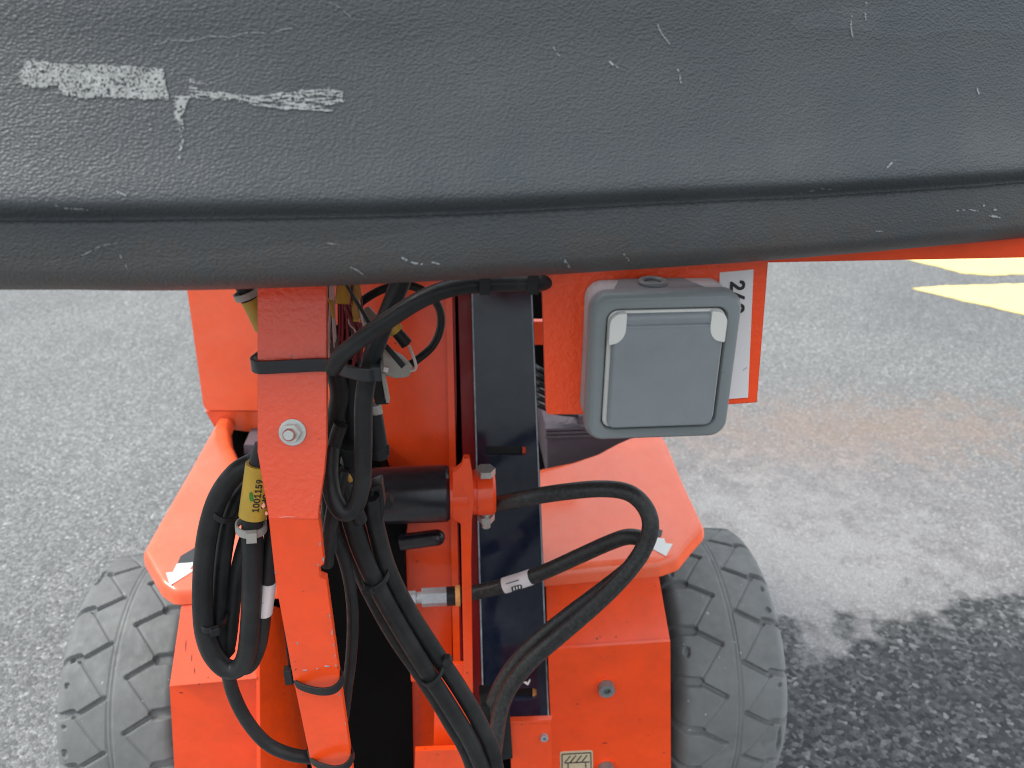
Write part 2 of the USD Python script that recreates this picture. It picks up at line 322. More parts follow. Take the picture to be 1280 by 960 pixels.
    L = [('g.position', 'v.vector'), ('g.position', 've.vector'), ('g.position', 'v2.vector'), ('v.color', 'sc.color'), ('v2.color', 'sc2.color'), ('sc.r', 'stone.fac'), ('g.position', 'vd.vector'), ('vd.color', 'scd.color'), ('scd.r', 'dstone.fac'), ('vd.distance', 'dhh.value1'), ('scd.g', 'dhh.value3'), ('hh.value', 'dh.a'), ('dhh.value', 'dh.b'), ('dm.value', 'dh.fac'),
         ('g.position', 'nbig.vector'), ('nbig.fac', 'big.fac'), ('stone.color', 'mb.a'), ('big.color', 'mb.b'),
         ('g.position', 'nedge.vector'), ('g.position', 'nfine.vector'), ('g.position', 'nrag0.vector'), ('nrag0.fac', 'nrag.value'), ('ve.distance', 'gap.value'),
         ('g.position', 'dot.vector1'), ('nedge.fac', 'da.value1'), ('dot.value', 'da.value3'), ('da.value', 'dr.value'), ('g.position', 'dx.vector'), ('dx.x', 'dxr.value'), ('dr.result', 'dm.value1'), ('dxr.result', 'dm.value2')]
    a, b = atz(930, 650, 0), atz(1090, 535, 0)
    for t, (c, rx, ry, lo, hi, s, nz) in {'w': (atz(960, 700, 0), 0.55, 0.42, 1.05, 1.85, 0.42, 'nrag.result'), 'r': (b, 0.62, 0.20, 1.0, 2.0, 0.40, 'nrag.result'), 'q': (a, 0.9, 0.75, 1.2, 2.0, 0.45, 'nedge.fac')}.items():
        n, l = blob_nodes(t, c[0], c[1], rx, ry, lo, hi, s, nz); N |= n; L += l
    L += [('mb.result', 'pc.a'), ('qr.result', 'pc.fac'), ('pc.result', 'rc.a'), ('rr.result', 'rc.fac'), ('rc.result', 'wc.a'), ('wr.result', 'wc.fac'),
          ('wc.result', 'md.a'), ('dstone.color', 'md.b'), ('dm.value', 'md.fac'), ('md.result', 'mg.a'), ('gap.result', 'mg.fac'), ('mg.result', 'p.base_color'),
          ('v.distance', 'hh.value1'), ('sc.b', 'hh.value3'), ('v2.distance', 'hn.value1'), ('dh.result', 'hn.value3'), ('hn.value', 'b.height'), ('b.normal', 'p.normal')]
    mat('asphalt', N, L)
ground_material()
gx = np.array([-120, -30, -8, -3, 0, 3, 8, 30, 120.0])
GX, GY = np.meshgrid(gx, gx + 2, indexing='ij')
gv = np.c_[GX.ravel(), GY.ravel(), np.zeros(GX.size)]
gf = []
for i in range(8):
    for j in range(8):
        q = i * 9 + j
        gf += [(q, q + 9, q + 10), (q, q + 10, q + 1)]
obj('asphalt', (gv, np.array(gf)), 'asphalt', smooth=False, kind='structure')
def pale_patch(pts, label):  # thin pale yellow sheet lying on the asphalt
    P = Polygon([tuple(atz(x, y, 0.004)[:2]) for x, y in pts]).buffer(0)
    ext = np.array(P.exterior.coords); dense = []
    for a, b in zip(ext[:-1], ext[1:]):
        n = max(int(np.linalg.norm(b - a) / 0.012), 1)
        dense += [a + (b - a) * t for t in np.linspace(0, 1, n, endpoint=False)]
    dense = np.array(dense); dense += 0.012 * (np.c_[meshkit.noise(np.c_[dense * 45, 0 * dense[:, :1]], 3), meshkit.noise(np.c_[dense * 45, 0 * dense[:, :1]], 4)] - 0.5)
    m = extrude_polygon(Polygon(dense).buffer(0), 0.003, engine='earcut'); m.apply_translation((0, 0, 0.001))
    obj('yellow_patch', m, 'pale_yellow', smooth=False, label=label, category='road marking')
pale_patch([(1128, 322), (1165, 331), (1205, 341), (1240, 343.5), (1285, 342), (1700, 338), (1700, 300), (1300, 312), (1200, 318)], 'pale yellow patch on the asphalt, the farther one just under the orange rail')
pale_patch([(1140, 360), (1185, 357), (1260, 355), (1330, 353), (1700, 345), (1700, 500), (1400, 425), (1285, 394), (1240, 383), (1185, 371)], 'pale yellow wedge on the asphalt, the nearer one with its tip pointing left')

# ------------------------------------------------------------------ the machine
XC = -0.039
lift = thing('aerial_lift', 'orange aerial work lift with grey bumper shell, grey tyres and black cables', 'aerial lift')

# --- grey bumper shell: one moulded profile carried round the end of the platform
PROF = [(-150, 0.388), (-80, 0.380), (0, 0.3735), (60, 0.3690), (120, 0.3625), (180, 0.3545), (225, 0.3472), (240, 0.3450), (247, 0.3447), (252, 0.3458), (257, 0.3480), (262, 0.3506), (266, 0.3514), (269, 0.3503), (274, 0.3493), (285, 0.3486), (300, 0.3480), (318, 0.3478), (334, 0.3490), (345, 0.3540), (351, 0.3610)]
prof = [(y, at(560, py, y)[2]) for py, y in PROF]
y_ref, z_lip = prof[-1]
lip_px = [(0, 364), (200, 360), (400, 355), (540, 354), (620, 350), (700, 345), (800, 338), (900, 330), (960, 325), (1100, 312), (1280, 298)]
LP = np.array([atz(x, y, z_lip) for x, y in lip_px])
lipfit = np.polyfit(LP[:, 0], LP[:, 1], 3)
def shell_rings():
    xs = np.linspace(-0.30, 0.36, 111)
    path = [(x, np.polyval(lipfit, x) - y_ref) for x in xs]
    def turn(p, d, s):
        out = []; ang = math.atan2(d[1], d[0]); p = np.array(p, float)
        for _ in range(26):
            ang += s * math.radians((90 if s > 0 else 90) / 30.0); p = p + 0.006 * np.array([math.cos(ang), math.sin(ang)]); out.append(tuple(p))
        for _ in range(12):
            p = p + 0.03 * np.array([math.cos(ang), math.sin(ang)]); out.append(tuple(p))
        return out
    P = np.array(path)
    d0, d1 = P[0] - P[1], P[-1] - P[-2]
    left = turn(P[0], d0, -1); right = turn(P[-1], d1, 1)
    return np.array(left[::-1] + path + right)
SP = shell_rings()
tn = np.gradient(SP, axis=0); tn /= np.linalg.norm(tn, axis=1, keepdims=True)
ins = np.c_[-tn[:, 1], tn[:, 0]]                      # inwards
outer = np.array(prof)
pd = crom(np.c_[outer, np.zeros(len(outer))], 6)[:, :2]
inner = pd[::-1].copy(); inner[:, 0] += 0.008
sect = np.vstack([pd, [[0.375, z_lip - 0.001], [0.378, z_lip + 0.004]], np.array([(max(a, 0.362), b) for a, b in inner if b > z_lip + 0.012])])
rings = [np.c_[SP[i, 0] + ins[i, 0] * (sect[:, 0] - y_ref), SP[i, 1] + y_ref + ins[i, 1] * (sect[:, 0] - y_ref), sect[:, 1]] for i in range(len(SP))]
rings = [np.c_[r[:, 0], r[:, 1] , r[:, 2]] for r in rings]
sh = loft(rings)
# soft dents and waviness of an old moulding
nv = meshkit.fbm(sh.vertices * [9, 9, 14], 3, 5)[:, None] - 0.5
sh.vertices += nv * np.array([0, 0.003, 0.0015])
trimesh.repair.fix_normals(sh)
shell = obj('bumper_shell', sh, 'grained_plastic', lift, smooth=50)

# paint scuffs and scratches standing a hair proud of the shell
front_tree = trimesh.Trimesh(sh.vertices, sh.faces, process=False)
def shell_hit(px, py):
    pts = []
    o = np.repeat(EYE[None], len(px), 0); d = np.array([ray(x, y) for x, y in zip(px, py)])
    loc, idx, tri = front_tree.ray.intersects_location(o, d, multiple_hits=False)
    out = np.full((len(px), 3), np.nan); out[idx] = loc
    return out
def scuff(x0, y0, x1, y1, inside, step=1.3):
    nx, ny = int((x1 - x0) / step), int((y1 - y0) / step)
    X, Y = np.meshgrid(np.linspace(x0, x1, nx + 1), np.linspace(y0, y1, ny + 1), indexing='ij')
    # one exact patch: a few true hits, interpolated between
    cx, cy = np.linspace(x0, x1, 12), np.linspace(y0, y1, 8)
    CX, CY = np.meshgrid(cx, cy, indexing='ij')
    H = shell_hit(CX.ravel(), CY.ravel()).reshape(12, 8, 3)
    from scipy.interpolate import RegularGridInterpolator as RG
    V = RG((cx, cy), H)(np.c_[X.ravel(), Y.ravel()])
    V[:, 1] -= 0.0005
    mx, my = (X[:-1, :-1] + X[1:, 1:]) / 2, (Y[:-1, :-1] + Y[1:, 1:]) / 2
    keep = inside(mx, my)
    F = []
    k = ny + 1
    for i, j in zip(*np.nonzero(keep)):
        q = i * k + j
        F += [(q, q + 1, q + k + 1), (q, q + k + 1, q + k)]
    m = trimesh.Trimesh(V, np.array(F), process=False); m.remove_unreferenced_vertices()
    if m.face_normals[:, 1].mean() > 0: m.invert()
    return m
def nz(x, y, s, seed, sx=1.0, sy=1.0):
    p = np.stack([x * s * sx, y * s * sy, 0 * x], -1)
    return meshkit.fbm(p, 3, seed)
def main_scuff(x, y):
    e = 6 * (nz(x, y, 0.12, 1) - 0.5)
    top = np.interp(x, [25, 32, 100, 206], [92, 77, 80, 86]) + e
    bot = np.interp(x, [25, 55, 62, 72, 80, 100, 207, 212], [104, 110, 106, 106, 118, 121, 124, 124]) + e
    return (y > top) & (y < bot) & (x > 24 + e) & (x < 207 + (y - 100) * 0.16 + e * .5) & (nz(x, y, 0.6, 2) > 0.34 + 0.14 * nz(x, y, 0.06, 12))
def streak_scuff(x, y):
    out = np.zeros(np.shape(x), bool)
    for xs, ys, hs, th, sd_ in (([237, 275], [101, 106], [3.5, 1.5], 0.56, 31), ([237, 290, 345, 418], [116, 121, 130, 137], [7, 5, 5.5, 2.0], 0.47, 32), ([300, 345, 395, 432], [124, 122, 121, 121], [1, 6, 10, 7], 0.49, 33)):
        mid = np.interp(x, xs, ys); half = np.interp(x, xs, hs) * (0.7 + 0.6 * nz(x, y * 0, 0.09, sd_))
        line = 0.65 * nz(x, (y - mid), 0.75, sd_, 0.10, 1.0) + 0.35 * nz(x, y, 0.55, sd_ + 9)
        out |= (x >= xs[0]) & (x <= xs[-1] - 6 * nz(y, x * 0, 0.5, sd_)) & (np.abs(y - mid) < half) & (line > th)
    return out
def drip_scuff(x, y):
    mid = 226 + 2 * np.sin(y * 0.12) + (y - 125) * 0.01
    half = np.interp(y, [122, 130, 145, 160, 180, 212], [9, 7, 5.5, 3, 1.6, 1.0])
    return (np.abs(x - mid) < half) & (nz(x, y, 0.3, 6) > np.interp(y, [120, 160, 212], [0.36, 0.5, 0.62]))
obj('paint_scuff', scuff(18, 70, 216, 130, main_scuff), 'scuff_white', shell, smooth=False, label='broad white paint scuff on the left of the shell')
obj('paint_scuff', scuff(232, 92, 438, 146, streak_scuff, 1.0), 'scuff_white', shell, smooth=False, label='streaky white paint scuff')
obj('paint_scuff', scuff(214, 120, 242, 214, drip_scuff, 1.0), 'scuff_white', shell, smooth=False, label='white drip below the scuffs')
def scratch(a, b, w, seed, thr=0.4):
    a, b = np.array(a, float), np.array(b, float); d = b - a; L = np.hypot(*d); d /= L
    def f(x, y):
        t = (x - a[0]) * d[0] + (y - a[1]) * d[1]; s = -(x - a[0]) * d[1] + (y - a[1]) * d[0]
        return (t > 0) & (t < L) & (np.abs(s + 1.5 * np.sin(t * 0.13 + seed)) < w * (0.3 + nz(x, y, 0.2, seed))) & (nz(x, y, 0.25, seed + 3) > thr)
    x0, x1 = sorted((a[0], b[0])); y0, y1 = sorted((a[1], b[1]))
    return scuff(x0 - 4, y0 - 4, x1 + 4, y1 + 4, f, 0.8)
scr = []
for k, (a, b, w) in enumerate([((192, 54), (372, 36), 0.8), ((412, 2), (440, 22), 0.7), ((76, 36), (98, 38), 0.7), ((1063, 10), (1066, 50), 1.2), ((1082, 0), (1083, 26), 1.6), ((822, 30), (836, 56), 1.0),
                               ((1222, 108), (1224, 118), 1.6), ((762, 76), (772, 88), 3.2), ((846, 86), (850, 104), 1.8), ((1108, 212), (1118, 200), 2.0), ((145, 240), (158, 243), 1.8), ((70, 256), (112, 264), 1.6),
                               ((100, 318), (146, 302), 0.8), ((152, 318), (158, 336), 0.8), ((434, 332), (460, 347), 1.2), ((700, 322), (712, 334), 2.5), ((778, 318), (790, 328), 2.0), ((502, 322), (528, 330), 2.2),
                               ((540, 326), (560, 331), 2.0), ((410, 302), (424, 306), 0.9), ((1094, 288), (1104, 291), 1.4), ((1195, 264), (1222, 262), 1.6), ((1228, 258), (1246, 262), 2.2), ((1236, 270), (1250, 270), 2.2), ((690, 54), (700, 70), 0.8), ((1000, 240), (1040, 236), 0.9)]):
    m = scratch(a, b, w * 0.62, 11 + k, 0.46)
    if len(m.faces): scr.append(m)
obj('scratches', cat(*scr), 'scratch_grey', shell, smooth=False, kind='stuff')

# --- orange structure behind the shell
railz = at(1120, 325, 0.424)[2]
obj('platform_rail', block((-0.28, 0.424, railz), (0.355, 0.452, railz + 0.03)), 'orange_paint', lift)
obj('platform_floor', block((-0.28, 0.454, railz + 0.022), (0.35, 0.95, railz + 0.028)), 'zinc', lift)
PL = vert(0.4055)
plate = obj('socket_plate', slab([(677, 330), (961, 310), (946, 503), (830, 511), (741, 518), (683, 518)], PL, 0.005, rounding=0.002), 'orange_textured', lift)
obj('flange', slab([(954, 316), (961, 316), (946, 503), (939, 503)], vert(0.4105), 0.02), 'orange_paint', plate)
stk = obj('number_sticker', slab([(900, 341), (942, 337), (935, 497), (893, 500)], PL, 0.0006, 0.0008), 'paper_white', lift)
def lettering(text, px, py, plane, lift_, right_px, height, depth=0.0003, bold=True):
    """text whose baseline starts at a pixel and runs towards another pixel, on a plane"""
    o = on(px, py, plane, lift_); q = on(*right_px, plane, lift_)
    a = q - o; a /= np.linalg.norm(a); n = plane[1]; b = np.cross(n, a)
    m = meshkit.text_mesh(text, height, depth, bold)
    T = np.eye(4); T[:3, 0], T[:3, 1], T[:3, 2], T[:3, 3] = a, b, n, o
    m.apply_transform(T); return m
obj('digits', cat(*[lettering('240', 913 + dx, 350 + dy, PL, 0.0008 + 0.00002 * k, (912.4 + dx, 400), 0.0075) for k, (dx, dy) in enumerate(((0, 0), (0.7, 0), (0, 0.7), (0.7, 0.7)))]), 'print_black', stk)

# --- the weatherproof socket
YF = 0.375
c0 = at(829, 458, YF)
SW = abs(at(921, 458, YF)[0] - at(737, 458, YF)[0]); SH = abs(at(829, 367, YF)[2] - at(829, 549, YF)[2])
c0[2] = (at(829, 368, YF)[2] + at(829, 550, YF)[2]) / 2; SH = at(829, 368, YF)[2] - at(829, 550, YF)[2]
def sring(w, h, r, y, dx=0, dz=0):
    q = rr(w, h, r)
    return np.c_[c0[0] + dx + q[:, 0], np.full(len(q), y), c0[2] + dz + q[:, 1]]
S = obj('socket_box', loft([sring(SW - .003, SH - .003, .009, 0.4052), sring(SW - .003, SH - .003, .009, YF + 0.010)]), 'socket_box_grey', lift, label='grey weatherproof power socket box')
obj('front_rim', loft([sring(SW - .001, SH - .001, .009, YF + 0.0115), sring(SW, SH, .0095, YF + 0.010), sring(SW, SH, .0095, YF + 0.0045), sring(SW - .0015, SH - .0015, .009, YF + 0.002), sring(SW - .004, SH - .004, .008, YF + 0.0004), sring(SW - .007, SH - .007, .0075, YF),
                       sring(SW - .0148, SH - .0142, .006, YF + 0.0002), sring(SW - .0162, SH - .0156, .0055, YF + 0.0012), sring(SW - .0165, SH - .0159, .0055, YF + 0.0045)]), 'socket_grey', S)
obj('lid_frame', loft([sring(SW - .0175, SH - .0169, .0052, YF + 0.0040), sring(SW - .0175, SH - .0169, .0052, YF + 0.0014), sring(SW - .0190, SH - .0184, .005, YF + 0.0006)]), 'socket_light_grey', S)
LW, LH = SW - 0.0212, SH - 0.0250
lz = -0.0030
obj('lid', loft([sring(LW, LH, .004, YF + 0.002, 0.0003, lz), sring(LW, LH, .004, YF - 0.0018, 0.0003, lz), sring(LW - .0016, LH - .0016, .0035, YF - 0.0028, 0.0003, lz), sring(LW - .005, LH - .005, .003, YF - 0.0030, 0.0003, lz)]), 'socket_lid_grey', S)
hz = c0[2] + SH / 2 - 0.0133
hb = cyl((c0[0] - LW / 2 + 0.004, YF + 0.0008, hz), (c0[0] + LW / 2 - 0.004, YF + 0.0008, hz), 0.0036, 24); obj('hinge_bar', hb, 'socket_lid_grey', S)
for s in (-1, 1):
    P = Polygon([(0, 0), (0.0084, 0), (0.0084, -0.0080)] + [(0.0084 * math.cos(t) ** 0.8, -0.0080 - 0.0085 * math.sin(t)) for t in np.linspace(0.15, 1.45, 8)] + [(0, -0.0170)]).buffer(-0.0008).buffer(0.0008)
    P = P.intersection(Polygon([(0.006 - 0.006 * math.cos(t), -0.006 + 0.006 * math.sin(t)) for t in np.linspace(0, math.pi / 2, 8)] + [(0.03, 0), (0.03, -0.03), (0, -0.03)]))
    m = extrude_polygon(P, 0.0042, engine='earcut')
    V = m.vertices; W = np.c_[c0[0] + s * (-(SW - .0180) / 2 + V[:, 0]), YF + 0.001 - V[:, 2], c0[2] + (SH - .0174) / 2 + V[:, 1]]
    m = trimesh.Trimesh(W, m.faces); trimesh.repair.fix_normals(m)
    obj('hinge_corner', m, 'socket_light_grey', S)
ztop = c0[2] + SH / 2 - 0.0015
gp = Polygon([(-0.026, 0.0), (0.022, 0.0), (0.014, 0.017), (-0.020, 0.017)])
m = extrude_polygon(gp, 0.0012, engine='earcut'); m.apply_translation((c0[0], YF + 0.0112, ztop - 0.0002)); obj('gland_plate', m, 'gland_grey', S)
m = torus(0.0062, 0.0016, major_sections=36, minor_sections=12); m.apply_translation((c0[0] - 0.004, YF + 0.020, ztop + 0.0014)); g_ = obj('gland', m, 'gland_grey', S)

# --- the folded post left of the socket
PU = slp(350, 0.452, 648, 0.405, 365)
PD = slp(648, 0.405, 950, 0.428, 400)
post = obj('post', slab([(322, 335), (408, 335), (408, 555), (405, 590), (398, 640), (398, 649), (336, 649), (335, 640), (328, 600), (322, 565)], PU, 0.006), 'orange_textured', lift)
obj('post_foot', slab([(336, 648), (398, 648), (401, 664), (405, 705), (399, 709), (400, 722), (408, 725), (424, 842), (440, 955), (456, 1090), (416, 1090), (387, 945), (367, 850), (345, 730)], PD, 0.006), 'orange_paint', post)
bp = on(366, 540, PU)
hexn = lambda r, h: cylinder(radius=r, height=h, sections=6)
def washer(r, ri, h):
    return extrude_polygon(Point(0, 0).buffer(r, 24).difference(Point(0, 0).buffer(ri, 16)), h, engine='earcut')
bolt = obj('bolt', put(lathe([(0.0035, 0), (0.0037, 0.0115), (0.0028, 0.013)], 20), bp, PU[1]), 'zinc', lift, label='zinc bolt through the post')
obj('washer', put(washer(0.0078, 0.0034, 0.0016), bp, PU[1]), 'zinc', bolt)
m = hexn(0.0057, 0.006); m.apply_translation((0, 0, 0.0048)); obj('nut', put(m, bp, PU[1]), 'zinc', bolt)

# chipped edges and rubbed spots of the post and panels
def chips(spots, plane, seed):
    g_ = np.random.default_rng(seed); out = []
    for x, y, rx, ry in spots:
        t = np.linspace(0, 2 * np.pi, 9)[:-1] + g_.uniform(0, 1)
        q = [(x + rx * math.cos(a) * g_.uniform(.45, 1.2), y + ry * math.sin(a) * g_.uniform(.45, 1.2)) for a in t]
        out.append(slab(q, plane, 0.0003, 0.0003))
    return cat(*out)
obj('paint_chips', chips([(404, 700, 1.3, 4), (397, 706, 1, 1.6), (372, 804, 1.5, 1.5), (415, 790, .8, 4), (417, 806, .8, 2.5), (420, 832, 1, 3), (419, 820, .7, 1.6), (412, 770, .7, 3), (344, 716, .8, 1.5), (400, 680, .8, 2.4), (381, 838, 3, .7), (396, 836, 2, .8), (409, 833, 4, .8), (424, 868, .8, 2.6), (432, 905, .7, 2), (377, 868, .8, 1.4)], PD, 2), 'worn_edge', post, smooth=False, kind='stuff')
obj('rubbed_line', chips([(360, 646, 12, .5), (352, 646.5, 5, .5), (329, 632, 2.5, 4), (333, 642, 2, 3), (391, 620, 1, 1.2)], PU, 4), 'bare_red', post, smooth=False, kind='stuff')

# --- mast: orange cover, inner wall in shade-darkened red, navy telescopic beam, all leaning back
MP = slp(365, 0.80, 895, 0.68)
def mp(d):                       # the mast plane moved back by d
    return MP[0] - MP[1] * d, MP[1]
cover = obj('mast_cover', slab([(405, 320), (562, 320), (563, 560), (566, 900), (560, 1050), (498, 1050), (508, 650), (430, 640)], mp(0.0), 0.004), 'orange_paint', lift)
obj('cover_edge', slab([(556, 320), (564, 320), (577, 895), (568, 895)], mp(-0.004), 0.004, 0.003), 'orange_paint', cover)
obj('recess_strip', slab([(563.5, 330), (568, 330), (571, 500), (570, 560), (581, 895), (576, 895)], mp(0.012), 0.004), 'recess_red', lift)
obj('mast_inner_wall', slab([(571, 330), (592, 330), (603, 900), (588, 900)], mp(0.016), 0.004), 'recess_red', lift)
obj('mast_slot', slab([(540, 330), (600, 330), (600, 900), (560, 900)], mp(0.035), 0.004), 'shade_black', lift)
NP_ = mp(-0.004)
beam = obj('telescopic_beam', slab([(588, 335), (664.5, 335), (687, 897), (603, 897)], NP_, 0.05, rounding=0.0012, holes=[[(606, 559), (612, 558), (652, 558), (658, 559), (658, 568), (652, 569), (612, 569), (606, 568)], [(630, 862), (666, 860), (671, 862), (671, 872), (666, 874), (630, 875)]]), 'navy_paint', lift)
obj('slot_floor', slab([(604, 556), (654, 556), (654, 571), (604, 571)], mp(0.0035), 0.003), 'black_plastic', beam)
obj('slot_end', slab([(653, 556), (660, 556), (660, 571), (653, 571)], mp(0.001), 0.003), 'orange_paint', beam)
obj('slot_floor', slab([(625, 859), (667, 857), (667, 876), (625, 878)], mp(0.0035), 0.003), 'black_plastic', beam)
obj('slot_end', slab([(666, 857), (673, 857), (673, 876), (666, 876)], mp(0.001), 0.003), 'tan_plastic', beam)
obj('tick_mark', slab([(654, 853), (657.5, 852), (659.5, 853.5), (662.5, 849), (663, 851), (660, 857), (657, 855)], NP_, 0.0005, 0.0006), 'vinyl_white', beam)
obj('chrome_edge', slab([(588.5, 335), (590.3, 335), (605.3, 897), (603.5, 897)], NP_, 0.0005, 0.0007), 'worn_edge', beam)
obj('chrome_edge', slab([(662.3, 335), (664, 335), (686.5, 897), (684.8, 897)], NP_, 0.0005, 0.0007), 'worn_edge', beam)
obj('cross_tab', slab([(655, 402), (740, 402), (740, 431), (655, 431)], vert(0.95), 0.01), 'orange_paint', lift)

# --- slew ram and its pivot
YR = 0.685
ra, rb = at(440, 619, YR), at(562, 617, YR)
ra[2] = rb[2] = at(520, 618, YR)[2]; RR = 0.0285
ax = (rb - ra) / np.linalg.norm(rb - ra)
ram = obj('ram_cylinder', cat(cyl(ra, rb - ax * 0.003, RR, 48), cyl(rb - ax * 0.003, rb, RR, 48, RR - 0.003)), 'black_paint', lift)
hubm = [cyl(rb + ax * 0.0005, rb + ax * 0.018, 0.026, 40), cyl(rb + ax * 0.018, rb + ax * 0.027, 0.0225, 40), cyl(rb + ax * 0.027, rb + ax * 0.043, 0.0235, 40), cyl(rb + ax * 0.043, rb + ax * 0.0455, 0.0235, 40, 0.021)]
hub = obj('pivot_hub', cat(*hubm), 'orange_paint', lift)
BRP = slp(575, 0.668, 905, 0.612)
obj('pivot_bracket', slab([(566, 592), (577, 583), (580, 573), (587, 573), (590, 590), (593, 620), (590, 650), (589, 700), (592, 905), (581, 905), (577, 700), (576, 655), (566, 648)], BRP, 0.012), 'orange_paint', lift)
hb0 = rb + ax * 0.036
b1 = hb0 + np.array([0, -0.004, 0.0225])
pb = obj('pivot_bolt', cyl(b1 - np.array([0, 0, 0.062]), b1, 0.0045, 20), 'zinc', lift)
m = hexn(0.0098, 0.0068); m.apply_translation(b1 + [0, 0, 0.0034]); obj('bolt_head', m, 'zinc', pb)
m = hexn(0.0088, 0.0065); m.apply_translation(b1 - [0, 0, 0.0505]); obj('nut', m, 'zinc', pb)
# black column under the ram with deep shade in its colour, its knob, the hose fitting
COL = slp(600, 0.715, 960, 0.655)
obj('ram_column', slab([(400, 560), (470, 565), (500, 640), (509, 660), (505, 690), (508, 760), (514, 850), (517, 990), (400, 990)], COL, 0.05), 'shade_black', lift)
k0 = at(500, 678, 0.69); k1 = k0 + np.array([0.038, 0, 0.004])
obj('knob', cat(cyl(k0, k1, 0.0085, 28), trimesh.Trimesh(*[(lambda s: (s.vertices * 0.0085 + k1, s.faces))(icosphere(3))][0])), 'black_paint', lift)
f0 = at(508, 748, 0.672); fx = np.array([1, 0, 0.004])
fit = obj('hose_fitting', cat(cyl(f0, f0 + fx * 0.010, 0.0075, 6), cyl(f0 + fx * 0.010, f0 + fx * 0.016, 0.006, 20)), 'nickel', lift)
obj('swivel_nut', cyl(f0 + fx * 0.016, f0 + fx * 0.042, 0.0098, 6), 'nickel', fit)
obj('ferrule', cyl(f0 + fx * 0.042, f0 + fx * 0.051, 0.0100, 24), 'black_plastic', fit)
obj('seal_ring', cyl(f0 + fx * 0.051, f0 + fx * 0.056, 0.0110, 24), 'tan_plastic', fit)
# lower brackets at the foot of the mast
LB = slp(830, 0.645, 960, 0.615)
obj('foot_bracket', slab([(543, 885), (556, 830), (583, 830), (588, 1000), (541, 1000)], LB, 0.006), 'orange_paint', lift)
obj('foot_plate', slab([(519, 939), (592, 936), (600, 1040), (516, 1040)], vert(0.605), 0.006), 'orange_paint', lift)
obj('foot_cheek', slab([(512, 832), (524, 832), (524, 852), (514, 852)], vert(0.66), 0.006), 'orange_paint', lift)
obj('foot_recess', slab([(500, 852), (548, 852), (548, 945), (500, 945)], vert(0.70), 0.006), 'recess_red', lift)  # dark red carries the shade inside the foot
hbk = obj('hose_block', slab([(600, 884), (637, 884), (639, 918), (641, 948), (628, 950), (600, 950)], vert(0.605), 0.03, rounding=0.001), 'black_plastic', lift)
sb = obj('stop_bracket', slab([(637, 902), (689, 900), (692, 1020), (641, 1020)], vert(0.612), 0.005), 'orange_paint', lift)
obj('top_flange', slab([(637, 902), (689, 900), (690, 894), (637, 896)], sl(0.612, at(660, 901, 0.612)[2], 0.640, at(660, 901, 0.612)[2] + 0.0005), 0.004, 0.001), 'orange_paint', sb)
def capscrew(origin, n, r):
    head = extrude_polygon(Point(0, 0).buffer(r, 20).difference(Polygon([(0.5 * r * math.cos(t), 0.5 * r * math.sin(t)) for t in np.arange(6) * math.pi / 3])), r * 1.0, engine='earcut')
    base = cylinder(radius=r * 0.98, height=r * 0.4, sections=32); base.apply_translation((0, 0, r * 0.2))
    return put(cat(head, base), origin, n)
obj('socket_screw', capscrew(on(680, 920, vert(0.612)), (0, -1, 0), 0.0042), 'nickel', lift)

# --- chassis: sloping wheel covers, front boxes, battery
FP = sl(0.74, 0.418, 0.96, 0.468)
def fender(top, name_lbl, lip_drop=0.017, out=0.004):
    """moulded cover: top outline in the cover's plane, a rolled lip hanging from it"""
    P = np.array([on(x, y, FP) for x, y in top])
    c = P.mean(0)
    a, b, n = frame(FP[1])
    flat = Polygon(np.c_[(P - c) @ a, (P - c) @ b]).buffer(-0.006).buffer(0.006, quad_segs=4)
    def ring(off, dn):
        q = flat.buffer(off, quad_segs=4); e = np.array(q.exterior.coords)[:-1]
        t = np.linspace(0, 1, 161)[:-1]; L = q.exterior.length
        e = np.array([q.exterior.interpolate(s * L).coords[0] for s in t])
        W = c + e[:, :1] * a + e[:, 1:] * b; W[:, 2] -= dn
        return W, q
    base = np.array([flat.exterior.interpolate(s * flat.exterior.length).coords[0] for s in np.linspace(0, 1, 161)[:-1]])
    cen = base.mean(0)
    def r2(off, dn):
        tng = np.roll(base, -1, 0) - np.roll(base, 1, 0); tng /= np.linalg.norm(tng, axis=1, keepdims=True)
        nrm = np.c_[tng[:, 1], -tng[:, 0]]
        if flat.exterior.is_ccw is False: nrm = -nrm
        q = base + nrm * off
        W = c + q[:, :1] * a + q[:, 1:] * b; W[:, 2] -= dn
        return W
    rings = [r2(-0.009, 0.0), r2(-0.004, 0.0004), r2(-0.0018, 0.0011), r2(0, 0.0028), r2(0.0022, 0.007), r2(0.0035, lip_drop), r2(0.0005, lip_drop + 0.001), r2(-0.002, 0.006)]
    m = loft(rings[::-1], cap0=False, cap1=False)
    tp = Polygon(((rings[0] - c) @ np.c_[a, b])).buffer(0)
    tv, tf = trimesh.creation.triangulate_polygon(tp, engine='earcut')
    capm = trimesh.Trimesh(c + tv[:, :1] * a + tv[:, 1:] * b, tf, process=False)
    if capm.face_normals[:, 2].mean() < 0: capm.invert()
    m = cat(m, capm); m.merge_vertices(digits_vertex=5); trimesh.repair.fix_normals(m)
    if m.face_normals[np.argmax(m.area_faces), 2] < 0: m.invert()
    return obj('wheel_cover', m, 'orange_plastic', lift, label=name_lbl)
rc_ = fender([(640, 596), (676, 585), (715, 577), (748, 566), (772, 553), (800, 541), (826, 541), (832, 552), (852, 600), (879, 657), (862, 676), (846, 696), (826, 703), (760, 708), (640, 719)], 'right wheel cover')
lc_ = fender([(276, 518), (290, 512), (284, 532), (287, 552), (296, 572), (312, 588), (345, 604), (440, 612), (440, 730), (330, 730), (262, 735), (218, 738), (203, 728), (180, 688), (207, 640), (240, 583)], 'left wheel cover')
